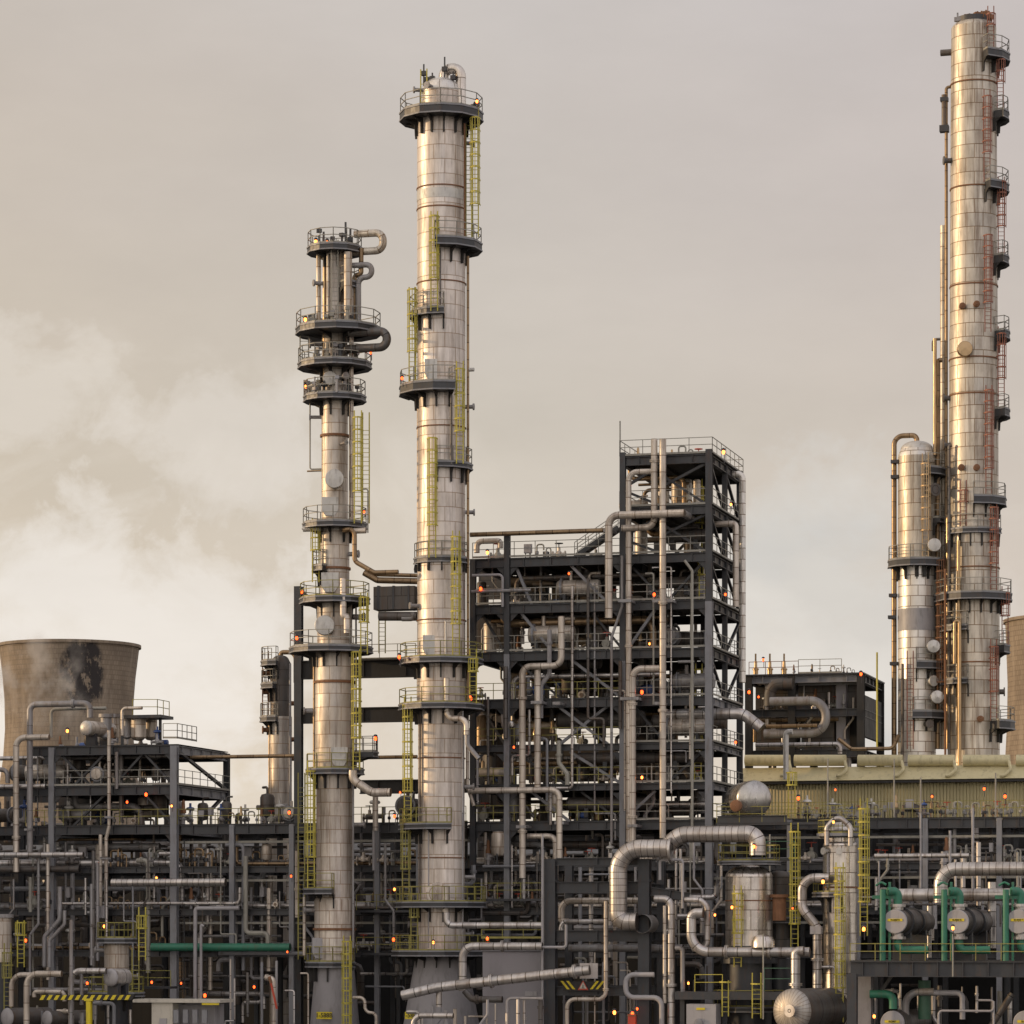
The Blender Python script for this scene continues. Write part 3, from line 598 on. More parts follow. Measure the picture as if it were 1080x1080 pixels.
for i, (px, t0, t1, dv) in enumerate(((1055,75,118,-.8),(1041,108,192,-1.9),(1056,200,270,-.8),(1042,262,350,-1.9),(1056,358,430,-.8),(1043,420,525,-1.9),(1048,545,625,-1.5),(1060,632,680,-.7),(1048,688,760,-1.6),(1016,520,560,-1.9))): E.ladder(px, t0, t1, 'pink', dv=dv)
E.ladder(1045, 20, 58, 'pink', dv=-1.3, cage=True)
E.plat(662, 26.5, 36, 165, 250, 'rail', name='side_platform'); E.plat(718, 26.5, 35, 165, 250, 'rail', name='side_platform'); E.run('riser', (1001,860,28.4), [('v',470),('h',1004)], 3.4, 'darkpipe'); E.run('riser', (997,860,27.6), [('v',600)], 2.4, 'rust'); E.run('riser', (1007,700,27.4), [('v',655),('h',1012),('v',860)], 4, 'brass')
E.cur = 25; E.disc(1013, 374, 8, .9, 'brass'); 
for px, py in ((1026,326),(1011,328),(1010,497),(1026,497),(1030,760)): E.disc(px, py, 3.4, .5, 'rust', name='manway')
E.run('side_nozzle', (1005,55,30), [('h',992)], 7, 'darkpipe'); E.run('riser', (998,640,30), [('v',92),('h',1004)], 3.4, 'brownpipe'); E.run('riser', (1000,790,29), [('v',545),('h',1006)], 5, 'brass'); E.run('riser', (1011,790,28), [('v',570)], 4, 'brass')
E.run('instrument_column', (996,133,30), [('v',100)], 6, 'darkpipe'); mb = MB(); mb.box(P(996,136,30), (.7,.6,.5)); mb.box(P(996,105,30), (.6,.5,.3)); mb.build('instrument_shelf', 'dark', E.root)
for px, h in ((1017,.6),(1021,.9),(1026,.7),(1031,1.1),(1036,.8),(1040,1.2),(1044,.9)):
    mb = MB(); q = P(px, 27, 29.6); mb.bar(q, q+Vector((0,0,h)), .12); mb.box(q+Vector((0,0,h*.75)), (.55,.4,.35), px); mb.build('top_valve', 'rust', E.root)
mb = MB(); mb.tube([P(1013,26,29.4), P(1022,22,29.4), P(1034,22,29.4), P(1038,30,29.4)], .22, 10); mb.build('top_pipe', 'rust', E.root)
for py, an in ((170,185),(420,182),(470,185),(610,190),(655,200),(710,184),(730,350)): E.nozzle(1027, py, an, .6, .2, 'darkpipe')
# ---------------------------------------------------------------- tower F
Fv = Tower('distillation_tower', 'short pale tower with a grey band, below and beside the tallest golden tower', 'tower', 967, 30)
Fv.part('shell', [(None,20),(796,20),(592,19.5),(480,19.5),(474,17)], 'colD', 40); Fv.part('grey_band', [(666,20.1),(643,20.1)], 'grey'); Fv.part('upper_panels', [(590,19.8),(482,19.8)], 'colC')
Fv.dome(474, 17, 9, 'white')
for py, a0, a1, ho in ((496,290,400,31),(592,160,400,31),(700,262,400,31),(752,255,400,33)): Fv.plat(py, 19.6, ho, a0, a1, 'rail', th=.5)
Fv.ladder(976, 492, 590, 'brass', dv=-1.8); Fv.ladder(992, 600, 750, 'rust', dv=-1); Fv.ladder(960, 700, 790, 'pink', dv=-2, cage=False)
Fv.run('overhead_pipe', (967,470,30), [('v',459),('h',943),('v',860)], 5.5, 'brownpipe', 14, .7); Fv.run('riser', (989,790,30), [('v',380),('h',994)], 5, 'brownpipe'); Fv.run('riser', (995,790,31), [('v',238)], 7, 'colC')
Fv.run('riser', (984,370,30), [('v',358),('h',992)], 3, 'darkpipe'); Fv.run('riser', (986,480,29.6), [('v',357)], 4, 'brass'); Fv.run('riser', (952,850,28.5), [('v',700)], 3, 'darkpipe')
Fv.plat(628, 19.6, 30, 330, 400, 'rail', name='side_platform'); Fv.plat(548, 19.6, 29, 320, 400, 'rail', name='side_platform'); Fv.cur = 19.5; Fv.disc(982, 578, 7, .8); Fv.disc(981, 684, 7, .8, 'smooth'); Fv.disc(985, 737, 7, .8, 'smooth'); Fv.boxcover(966, 690, 12, 40, 'black', False, .3) if 0 else None
for px, py in ((944,487),(944,503),(942,628),(941,651),(943,700)):
    mb = MB(); mb.box(P(px, py, 29.6), (.6,.6,.25)); mb.build('pipe_clamp', 'dark', Fv.root)
for px, py in ((967,602),(975,602)): mb = MB(); mb.box(P(px, py, 28.6), (.3,.15,.9)); mb.build('lifting_lug', 'black', Fv.root)
Fv.nozzle(967, 520, 300, 1, .3, 'darkpipe'); Fv.nozzle(967, 720, 300, .8, .25, 'white'); Fv.nozzle(967, 765, 290, .8, .2, 'darkpipe')
# ---------------------------------------------------------------- tower G small, behind
G = Tower('distillation_tower', 'small two tone tower with a dark upper half, behind the tall dark post', 'tower', 296, 18)
G.part('shell', [(None,12),(756,12)], 'colA', 32); G.part('dark_upper_shell', [(756,11),(700,11),(694,8)], 'duct', 32); G.dome(695, 8, 4, 'duct')
G.plat(757, 12, 22, 150, 260, 'rail'); G.plat(722, 11, 21, 150, 250, 'rail'); G.plat(698, 11, 21, 150, 260, 'rail'); G.ladder(280, 700, 756, 'rust', dv=-.4, cage=False)
G.run('overhead_pipe', (296,694,18), [('v',688),('h',312),('v',720)], 5, 'brownpipe'); G.run('riser', (306,850,17.4), [('v',700)], 2.6, 'greypipe'); G.run('riser', (284,850,17.6), [('v',760)], 2, 'brass')
G.cur = 12
for py, an in ((710,190),(730,185),(742,350),(780,350),(800,10),(770,190)): G.nozzle(296, py, an, .6, .18, 'rust')
# ---------------------------------------------------------------- steel frames
def hcol(u, v, z0, z1, mat, parent, w=.42, name='column'):
    mb = MB(); mb.ibeam((u, v, z0), (u, v, z1), w, w, .07, up=(0,1,0)); return mb.build(name, mat, parent)
def bm(a, b, mat, parent, w=.34, h=.55, stiff=2.2, name='beam'):
    mb = MB(); mb.ibeam(a, b, w, h, .05, stiff=stiff); return mb.build(name, mat, parent)
def brace(a, b, mat, parent, t=.22):
    mb = MB(); mb.bar(a, b, t, t*.8); return mb.build('brace', mat, parent)
def deckplate(u0, u1, v0, v1, z, parent, mat='deck'):
    mb = MB(); mb.box(((u0+u1)/2, (v0+v1)/2, z+.04), (u1-u0, v1-v0, .05))
    n = int((u1-u0)/2.0)
    for i in range(1, n): x = u0+(u1-u0)*i/n; mb.box((x, (v0+v1)/2, z-.1), (.1, v1-v0-.3, .2))
    return mb.build('deck', mat, parent)
def lv_rail(pts, parent, mat='rail', h=1.1): mb = MB(); mb.rail(pts, h, 1.5, .045, mat == 'rail'); return mb.build('railing', mat, parent)
DP = 11.0
# ---- C: tall open steel frame
c0, c1, c2, c3, c4 = U(499, 0), U(535, 0), U(596, 0), U(657, 0), U(748, 0)
C = T('process_structure', 'tall open steel frame with a higher bay, crammed with dark equipment, beside the twin towers', 'steel structure', Vector((c2, 0, 0)))
CL = [589, 638, 688, 738, 786, 828, 867, 912, 958, 1003]; CT_ = [487, 540]
for (u, top) in ((c0, 589), (c1, 563), (c3, 482), (c4, 482)):
    for v in (0, DP):
        zt = LV(top); zm = LV(640)
        if v == 0 and u == c4: hcol(u, v, 0, zm, 'mid', C, .5); hcol(u, v, zm, zt, 'dark', C, .45)
        elif v == 0 and u == c3: hcol(u, v, 0, LV(700), 'mid', C, .42); hcol(u, v, LV(700), zt, 'dark', C, .4)
        elif v == 0 and u == c1: hcol(u, v, 0, LV(690), 'mid', C, .4); hcol(u, v, LV(690), zt, 'dark', C, .4)
        else: hcol(u, v, 0, zt, 'dark', C, .4)
hcol(c2, DP, 0, LV(589), 'dark', C); hcol(U(708,0), DP, 0, LV(487), 'dark', C, .35); hcol(c4, DP/2, 0, LV(487), 'dark', C, .35)
for i, py in enumerate(CL):
    z = LV(py); h = .62 if py in (589, 638, 688, 738, 867) else .45
    for v in (0, DP):
        seg = [(c0, c1), (c1, c3), (c3, c4)] if v == 0 else [(c0, c2), (c2, c3), (c3, c4)]
        for a, b in seg: bm((a+.24, v, z-h/2), (b-.24, v, z-h/2), 'dark', C, .34, h)
    for u in (c0, c3, c4): bm((u, .3, z-h/2-.003), (u, DP-.3, z-h/2-.003), 'dark' if not (u == c4 and py > 700) else 'mid', C, .3, h*.9)
    if py <= 867:
        deckplate(c0-.3, c1+3.6, .2, DP-.2, z+.01, C) if py != 786 else None
        deckplate(c1+3.75, c3, .2, DP-.2, z+.01, C) if py not in (786,) else None
        deckplate(c3+.1, c4+.3, .25 if py != 738 else 5, DP-.2, z+.012, C)
        lv_rail([(c0, -.15, z+.06), (c3-.2, -.15, z+.06)], C, 'rail' if py < 700 else 'olive'); lv_rail([(c3+.2, -.15, z+.06), (c4+.25, -.15, z+.06), (c4+.25, DP, z+.06)], C, 'rail')
        lv_rail([(c0, DP+.1, z+.06), (c4, DP+.1, z+.06)], C, 'rail') if py < 800 else None
for py in CT_:
    z = LV(py)
    for v in (0, DP): bm((c3+.24, v, z-.3), (c4-.24, v, z-.3), 'dark', C, .34, .6)
    for u in (c3, c4): bm((u, .3, z-.303), (u, DP-.3, z-.303), 'dark', C, .3, .55)
    deckplate(c3-.2, c4+.3, -.1, DP+.1, z+.012, C); lv_rail([(c3-.2, DP, z+.06), (c3-.2, -.15, z+.06), (c4+.25, -.15, z+.06), (c4+.25, DP, z+.06), (c3-.2, DP, z+.06)], C)
# braces of the higher bay and side
for a, b in ((487,540),(540,589),(589,638),(638,688),(688,738)):
    za, zb = LV(a)-.5, LV(b)
    brace((c4, .1, za), (c4, DP/2, zb), 'dark', C, .2); brace((c4, DP/2, za) if a < 600 else (c4, DP, za), (c4, DP, zb) if a < 600 else (c4, DP/2, zb), 'dark', C, .2)
for a, b in ((487,540),(540,589)):
    za, zb = LV(a)-.5, LV(b); cm = U(700, 0)
    brace((c3+.2, DP-.2, za), (cm, DP-.2, zb), 'dark', C, .22); brace((cm, DP-.2, za), (c3+.2, DP-.2, zb), 'dark', C, .22); brace((cm, .25, (za+zb)/2+.6), (c4-.1, .25, zb), 'dark', C, .22); brace((cm, .3, (za+zb)/2), (c4-.1, .3, za), 'dark', C, .22); brace((c3+.1, .25, (za+zb)/2), (cm, .25, za), 'dark', C, .22); brace((c3+.1, .25, (za+zb)/2-.3), (cm, .25, zb), 'dark', C, .22)
for a, b, x0, x1 in ((589,638,543,560),(638,688,548,582),(738,786,588,640),(738,786,640,588),(786,828,600,655),(688,738,600,655),(828,867,560,600),(828,867,690,655),(589,638,600,640),(638,688,690,660)):
    brace((U(x0,0), .3 if x0 < x1 else .45, LV(a)-.5), (U(x1,0), .3 if x0 < x1 else .45, LV(b)), 'mid', C, .24)
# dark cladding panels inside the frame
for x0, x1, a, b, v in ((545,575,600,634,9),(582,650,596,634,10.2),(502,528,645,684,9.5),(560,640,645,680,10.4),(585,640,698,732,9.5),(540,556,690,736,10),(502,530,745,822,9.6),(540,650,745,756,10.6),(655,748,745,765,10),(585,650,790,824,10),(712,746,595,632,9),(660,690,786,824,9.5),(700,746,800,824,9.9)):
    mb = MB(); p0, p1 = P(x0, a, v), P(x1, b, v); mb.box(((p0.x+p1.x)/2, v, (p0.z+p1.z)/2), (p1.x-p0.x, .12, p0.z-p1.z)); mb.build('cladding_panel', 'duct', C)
# stair with sloping stringers up to the higher bay
st = T('steel_stair', 'sloping steel stair rising from the long upper deck to the higher bay', 'stair', P(612, 589, 1.2))
for dv in (0, .9):
    mb = MB(); mb.bar(P(606, 587, 1.2)+Vector((0,dv,0)), P(652, 556, 1.2)+Vector((0,dv,0)), .09, .32); mb.build('stringer', 'dark', st)
mb = MB()
for i in range(12):
    p = P(606, 587, 1.2).lerp(P(652, 556, 1.2), (i+.5)/12); mb.box(p+Vector((0,.45,.05)), (.26,.85,.04))
mb.build('stair_tread', 'deck', st)
for dv in (0, .9):
    mb = MB(); a, b = P(606,587,1.2)+Vector((0,dv,0)), P(652,556,1.2)+Vector((0,dv,0)); 
    for h in (.5, 1.0): mb.bar(a+Vector((0,0,h)), b+Vector((0,0,h)), .045)
    for i in range(5): p = a.lerp(b, i/4); mb.bar(p, p+Vector((0,0,1)), .045)
    mb.build('handrail', 'rail', st)
mast = MB(); mast.tube([P(654,480,.5), P(654,444,.5)], .05, 8); mo_ = mast.thing('lightning_rod', 'thin upright rod on the corner of the higher frame bay', 'rod', 'rail')
# ---- tower support frame: dark post and heavy beams
SF = T('support_frame', 'tall dark steel post with heavy beams reaching across behind the twin towers', 'steel structure', P(315, 985, 3)*1)
pu = U(315, 3); hcol(pu, 3, 0, LV(616)+.6, 'dark', SF, .55)
mb = MB(); mb.bar((pu, 3, LV(616)+.2), (U(346,3), 3, LV(634)), .3, .4); mb.build('gusset', 'dark', SF)
for x0, x1, py, h, v in ((318,500,698,1.35,3.1),(318,499,748,1.1,3.15),(380,499,826,1.0,3.1)):
    mb = MB(); mb.ibeam((U(x0,v), v, LV(py)), (U(x1,v)-.3, v, LV(py)), .4, h, .08, stiff=3.5); mb.build('heavy_beam', 'black', SF)
hcol(U(396,6), 6, 0, LV(640), 'dark', SF, .3) if 0 else None
dk = MB(); a = U(383,3); b = U(440,3); dk.box(((a+b)/2, 4, LV(690)+.08), (b-a, 3, .12)); dk.build('walkway_deck', 'deck', SF); lv_rail([(a, 2.6, LV(689)), (b, 2.6, LV(689))], SF, 'rail')
# duct bundle bridging A to B
br_ = T('bridge_duct', 'dark boxed duct bridging the twin towers below the sixth yellow ladder', 'duct', P(418,640,-3))
mb = MB(); p0, p1 = P(397,620,-3), P(440,643,-3); mb.box(((p0.x+p1.x)/2, -3, (p0.z+p1.z)/2), (p1.x-p0.x, 1.4, p0.z-p1.z)); mb.build('duct_casing', 'duct', br_)
mb = MB(); mb.tube([P(400,650,-3.6), P(440,650,-3.6)], .32, 14); mb.build('duct_pipe', 'darkpipe', br_)
for y_, d_ in ((612, .22), (606, .14)):
    mb = MB(); mb.tube([P(384,y_-8,-3.2), P(398,y_,-3.2), P(441,y_+1,-3.2)], d_, 12, .5); mb.build('duct_pipe', 'brownpipe', br_)
for px in (402, 418, 434):
    mb = MB(); mb.box(P(px,631,-3), (.14,1.5,1.62)); mb.build('stiffener', 'dark', br_)
mb = MB(); mb.tube([P(424,652,-3.7), P(436,652,-3.7), P(436,646,-3.7)], .22, 12, .3); mb.build('duct_pipe', 'greypipe', br_)
# ---- D: left frame
d0, d1 = U(55, 0), U(184, 0)
Df = T('process_structure', 'lower open steel frame with drums on its roof, in front of the cooling tower', 'steel structure', Vector(((d0+d1)/2, 0, 0)))
dxl = U(-40, 0)
for u, m_, w in ((d0,'mid',.42),(d1,'mid',.5),(dxl,'mid',.42)):
    hcol(u, 0, 0, LV(780)-.05, m_, Df, w); hcol(u, DP, 0, LV(780)-.05, 'dark', Df, .42)
for py in (780, 824, 867, 912, 958, 1003):
    z = LV(py); h = .65 if py in (780, 824, 867) else .45
    for v in (0, DP):
        for a, b in ((dxl, d0), (d0, d1)):
            if py == 780 and a == dxl: a = U(28, v)
            bm((a+.26, v, z-h/2), (b-.26, v, z-h/2), 'dark', Df, .34, h)
    for u in (d0, d1): bm((u, .3, z-h/2-.003), (u, DP-.3, z-h/2-.003), 'dark' if u == d0 else 'mid', Df, .32, h*.95)
    if py in (780, 824, 867): deckplate(U(28,0), d1+.2, .2, DP-.2, z+.012, Df); lv_rail([(U(28,0), -.15, z+.06), (d1+.25, -.15, z+.06), (d1+.25, DP, z+.06)], Df, 'olive' if py == 867 else 'rail') if py != 780 else None
mb = MB(); mb.ibeam((d1+.3, 3, LV(808)), (d1+.3, DP, LV(808)), .3, .5, .05) 
for a, b, x0, x1, v in ((780,824,62,95,.3),(780,824,110,75,.3),(780,824,150,182,.3),(780,824,150,118,.35),(824,867,110,75,.4),(824,867,150,182,.3)): brace((U(x0,0), v, LV(a)-.5), (U(x1,0), v, LV(b)), 'dark', Df, .2)
brace((d1, .3, LV(785)), (d1, DP, LV(822)), 'dark', Df, .24); brace((d1, DP-1, LV(824)-.5), (d1, 5, LV(862)), 'dark', Df, .24)
for x0, x1, a, b, v in ((60,78,800,820,9.5),(95,112,795,820,9.8),(120,180,800,820,9.8),(62,110,838,864,9.5),(130,178,836,862,9.9)):
    mb = MB(); p0, p1 = P(x0, a, v), P(x1, b, v); mb.box(((p0.x+p1.x)/2, v, (p0.z+p1.z)/2), (p1.x-p0.x, .12, p0.z-p1.z)); mb.build('cladding_panel', 'duct', Df)
# ---- pipe racks
def rack(label, pxs, ends, levels=(867,912,958,1003), mat='dark', v0=.25, dp=DP-.5, railm='olive', colm='mid'):
    us = [U(p, v0) for p in pxs]; ue = [U(e, v0) for e in ends]; r = T('pipe_rack', label, 'pipe rack', Vector((sum(us)/len(us), v0, 0)))
    for u in us:
        hcol(u, v0, 0, LV(867), colm, r, .36); hcol(u, v0+dp, 0, LV(867), 'dark', r, .36); hcol(u, v0+dp/2, 0, LV(867), 'dark', r, .3)
        for py in levels: bm((u, v0+.25, LV(py)-.3), (u, v0+dp-.25, LV(py)-.3), mat, r, .3, .4)
    knots = [ue[0]] + us + [ue[1]]
    for py in levels:
        h = .68 if py == 867 else .46
        if py != 1003:
            tr = MB(); zt_ = LV(py)-h-.55
            for dv_ in (0, .5): tr.bar((ue[0], v0+.3+dv_, zt_), (ue[1], v0+.3+dv_, zt_), .04, .16)
            x_ = ue[0]+.2
            while x_ < ue[1]: tr.bar((x_, v0+.3, zt_-.05), (x_, v0+.8, zt_-.05), .05); x_ += .45
            tr.build('cable_tray', 'rail', r)
        for v in (v0, v0+dp):
            for a, b in zip(knots, knots[1:]):
                if b-a > .8: bm((a+.22, v, LV(py)-h/2), (b-.22, v, LV(py)-h/2), mat, r, .36, h, 2.2)
    z = LV(867); deckplate(ue[0], ue[1], v0+.1, v0+2.2, z+.012, r); deckplate(ue[0], ue[1], v0+dp-2, v0+dp, z+.012, r); lv_rail([(ue[0], v0-.15, z+.06), (ue[1], v0-.15, z+.06)], r, railm)
    return r
rack('dark pipe rack running from the lower steel frame to the twin towers', (245,308,398,442), (188,492))
rack('long dark pipe rack carrying valves on its deck in front of the beige shed', (833,905,976,1054,1130), (752,1180))
rack('dark pipe rack at the picture edge beyond the lower steel frame', (-110,), (-170,-44))
# second, deeper line of racks
def rack2(label, x0, x1, v):
    r = T('pipe_rack', label, 'pipe rack', P((x0+x1)/2, 1080, v)); n = int((x1-x0)/75); us = [U(x0+(x1-x0)*i/n, v) for i in range(n+1)]
    for i, u in enumerate(us): hcol(u, v, 0, LV(872), 'dark', r, .4)
    for py in (874, 916, 950, 985): 
        mb = MB(); mb.ibeam((us[0], v, LV(py)), (us[-1], v, LV(py)), .3, .5, .05); mb.build('beam', 'dark', r)
rack2('dark rear pipe rack seen through the lower structure behind the drums', -60, 330, 22); rack2('dark rear pipe rack seen behind the twin towers and steel frame', 340, 790, 24); rack2('dark rear pipe rack seen below the beige shed', 800, 1150, 13.5)
# ---- H: dark block of coolers behind
h0, h1 = U(790, 28), U(908, 28); HB = T('cooler_block', 'dark boxy equipment block with large looping ducts, between steel frame and golden towers', 'equipment block', Vector(((h0+h1)/2, 28, 0)))
HS = lambda py: P(850, py, 28).z
for u in (h0, (h0+h1)/2-1, h1):
    for v in (28, 38): hcol(u, v, 0, HS(712), 'black', HB, .55)
for py in (716, 752, 795):
    for v in (28, 38): bm((h0, v, HS(py)), (h1, v, HS(py)), 'dark' if py > 716 else 'mid', HB, .4, .6)
    for u in (h0, h1): bm((u, 28.3, HS(py)-.01), (u, 37.7, HS(py)-.01), 'dark', HB, .4, .6)
for x0, x1, a, b, v, m_ in ((842,880,716,750,30,'duct'),(882,892,718,790,29,'panel'),(838,870,738,756,29,'duct'),(800,840,722,790,34,'black'),(845,905,752,800,35,'black'),(893,908,716,790,32,'black')):
    mb = MB(); p0, p1 = P(x0, a, v), P(x1, b, v); mb.box(((p0.x+p1.x)/2, v+1, (p0.z+p1.z)/2), (p1.x-p0.x, 2, p0.z-p1.z)); mb.build('casing_panel', m_, HB)
mb = MB(); mb.box((h1, 33, HS(755)), (.3, 9.4, 3.2)); mb.build('casing_panel', 'black', HB)
mb = MB(); mb.box(((h0+h1)/2, 33, HS(712)+.05), (h1-h0+.6, 10.8, .1)); mb.build('roof_deck', 'dark', HB)
lv_rail([(h0, 28, HS(712)+.1), (U(842,28), 28, HS(712)+.1)], HB, 'rust', 1.0); lv_rail([(U(842,28), 28, HS(712)+.1), (h1-1.5, 28, HS(712)+.1)], HB, 'rail', 1.1)
for px in (797, 812, 827):
    mb = MB(); q = P(px, 711, 30); mb.bar(q, q+Vector((0,0,1.6)), .12); mb.lathe(q, [(.2,0),(.2,.3),(.26,.32),(.26,.42),(.13,.5),(.11,1.0)], 12); mb.build('relief_valve', 'brass', HB)
# pale pole beside
mb = MB(); mb.tube([P(925,790,24), P(925,688,24)], .07, 8); mb.thing('antenna_pole', 'thin yellowish upright pole rising behind the dark equipment block', 'pole', 'yellow')
# ---- beige shed
v = 17.0; s0, s1 = U(786, v), U(1170, v); SH = T('process_shed', 'long beige corrugated shed with rounded roof ducts behind the valve deck', 'shed', Vector(((s0+s1)/2, v, 0)))
zt = LV(823)+.0; ZS = lambda py: P(930, py, v).z
mb = MB(); z = ZS(826)
mb.poly([(s0,v,0),(s1,v,0),(s1,v,z),(s0,v,z)]); mb.poly([(s0,v+9,0),(s0,v,0),(s0,v,z),(s0,v+9,z)]); mb.poly([(s1,v,0),(s1,v+9,0),(s1,v+9,z),(s1,v,z)]); mb.poly([(s1,v+9,0),(s0,v+9,0),(s0,v+9,z),(s1,v+9,z)]); mb.build('corrugated_wall', 'corr', SH)
mb = MB(); mb.hexa([(s0-.4,v-.8,ZS(823)),(s1,v-.8,ZS(823)),(s1,v+9.5,ZS(823)),(s0-.4,v+9.5,ZS(823)),(s0-.4,v+.4,ZS(808)),(s1,v+.4,ZS(808)),(s1,v+9,ZS(808)),(s0-.4,v+9,ZS(808))]); mb.build('roof_fascia', 'beige', SH)
mb = MB(); mb.poly([(s0,v-.05,0),(s1,v-.05,0),(s1,v-.05,ZS(870)),(s0,v-.05,ZS(870))]); mb.build('lower_wall', 'louvre', SH)  # near-black sheet over the wall, painting in the darkness below the deck
mb = MB(); mb.box(((s0+s1)/2, v-.55, ZS(825)), (s1-s0, .3, .16)); mb.build('gutter', 'black', SH)
for x0, x1 in ((786,833),(838,892),(905,952),(958,1007),(1016,1065),(1072,1120)):
    a, b = P(x0, 802, v+.3), P(x1, 802, v+.3); mb = MB(); mb.tube([a, b], .42, 18); mb.build('roof_duct', 'beige', SH)
    mb = MB(); mb.tube([P(x1-1, 803, v-.1), P(x1+1, 812, v-.6), P(x1-6, 818, v-.75), P(x1-10, 818, v-.75)], .13, 8, .3); mb.build('duct_elbow', 'beige', SH)
# ---------------------------------------------------------------- generic equipment
def railrun(name, label, pts, mat='olive', group=None):
    mb = MB(); mb.rail(pts, 1.1, 1.3, .05); return mb.thing(name, label, 'railing', mat, group)
def vdrum(label, px, v, py0, py1, hw, mat='mirror', skirt=True, name='vertical_vessel', cat='vessel', top='dome', seg=36):
    """py0 top tangent, py1 bottom tangent"""
    tw = Tower(name, label, cat, px, v); tw.part('shell', [(py1, hw), (py0, hw)], mat, seg)
    if top == 'dome': tw.dome(py0, hw, hw*.5, mat)
    elif top == 'flat': tw.ring(py0, hw, .15, .25, 'greypipe', 'top_flange'); tw.dome(py0, hw, hw*.2, mat, 'lid')
    if skirt: tw.part('skirt', [(None, hw*.96), (py1+1, hw*.96)], 'dark')
    else:
        z = tw.z(py1); mb = MB(); r = tw.r(hw); mb.lathe(tw.c, [(.02, z-r*.45), (r*.6, z-r*.35), (r, z+.02)], seg); mb.build('bottom_head', mat, tw.root)
    tw.cur = hw; return tw
def hdrum(label, p, r, L, axis, mat='pipe', endmat='mirror', name='horizontal_vessel', cat='vessel', saddles=True, zg=None, group=None, flat=False, rootz=None):
    """p: centre of the near end; axis unit vector in plant coords pointing away"""
    ax = Vector(axis).normalized(); q = p+ax*(L/2); root = T(name, label, cat, Vector((q.x, q.y, (zg if zg is not None else p.z-r-.6))), group)
    mb = MB(); mb.lathe(p, [(r, .0), (r, L)], 32, axis=ax); mb.build('shell', mat, root)
    mb = MB()
    if flat: mb.lathe(p, [(r*.9, .0), (r*.98, -.03), (r*.98, -.16), (r*.92, -.2), (.02, -.2)], 36, axis=ax)
    else: mb.lathe(p, [(r*math.cos(a), -.42*r*math.sin(a)) for a in [PI/2*i/8 for i in range(8)]]+[(.02, -.42*r)], 36, axis=ax)
    mb.build('end_cover' if flat else 'near_head', endmat, root)
    mb = MB(); mb.lathe(p+ax*L, [(r*math.cos(a), .42*r*math.sin(a)) for a in [PI/2*i/8 for i in range(8)]]+[(.02, .42*r)], 32, axis=ax); mb.build('far_head', mat, root)
    if saddles:
        zb = ORG[root.name].z
        for k in (.22, .78):
            c = p+ax*(L*k); x, y = ortho(ax); mb = MB(); side = Vector((ax.y, -ax.x, 0)); zt = p.z-r*.55
            mb.bar(Vector((c.x, c.y, zb)), Vector((c.x, c.y, zt)), .3, r*1.5, up=side) if zt > zb else None
            mb.build('saddle', 'dark', root)
    return root
# ---------------------------------------------------------------- K: heavy frame in front
KV = -14
K = T('process_structure', 'heavy dark grey portal frame with two thick posts holding pipes near the hazard boards', 'steel structure', P(630, 1080, KV))
for px in (581, 680):
    mb = MB(); p0 = P(px, 906, KV); mb.ibeam((p0.x, KV, 0), p0, .75, .75, .1, up=(0,1,0)); mb.build('column', 'dark', K)
    mb = MB(); p = P(px, 929, KV); mb.box(p, (.85,.85,.12)); mb.build('splice_plate', 'dark', K)
    mb = MB(); mb.ibeam((p0.x, KV+5, 0), (p0.x, KV+5, p0.z), .5, .5, .1, up=(0,1,0)); mb.build('column', 'dark', K)
for py, h, a, b in ((909,.5,587,674),(936,.75,587,674),(987,.75,587,674),(1045,.6,587,674)):
    for dv in (0, 5): p, q = P(a, py, KV), P(b, py, KV); bm((p.x, KV+dv, p.z), (q.x, KV+dv, p.z), 'dark', K, .45, h, 9)
for py in (936, 987):
    for px in (581, 680): p = P(px, py, KV); bm((p.x, KV+.5, p.z-.01), (p.x, KV+4.6, p.z-.01), 'dark', K, .4, .6, 9)
p, q = P(687, 940, KV), P(727, 946, KV); bm((p.x, KV, p.z), (q.x, KV, q.z), 'dark', K, .4, .55, 9)
mb = MB(); mb.box(P(735, 963, KV+.6), (.5,.5,2.4)); 
# ---- big duct L
pipe('fattest bright banded duct rising and arching over to the top of the domed drum', (672,972,KV-1.2), [('h',652),('v',895),('h',706)], 19, 'bigpipe', 'large_duct', 30, 1.5, bseg=12)
pipe('second fat duct section stepping up and curving down onto the domed drum', (699,898,KV-.2), [('p',716,880),('h',799),('v',902)], 17.5, 'bigpipe', 'large_duct', 30, 1.45, bseg=14)
mb = MB(); p = P(706, 896, KV-1.2); mb.lathe(p, [(.5,0),(.78,0),(.78,.16),(.5,.16)], 24, axis=(1,0,0)); mb.thing('duct_flange', 'round flange plate joining the two fat bright ducts', 'flange', 'pipe')
mb = MB(); p = P(650, 974, KV-1.2); mb.lathe(p+Vector((1.7,0,-.02)), [(.6,0),(.62,.0),(.62,2.2),(.6,2.2)], 20, axis=(0,1,0)); mb.thing('duct_stub', 'short dull duct stub behind the lower bend of the fattest bright duct', 'duct', 'greypipe')
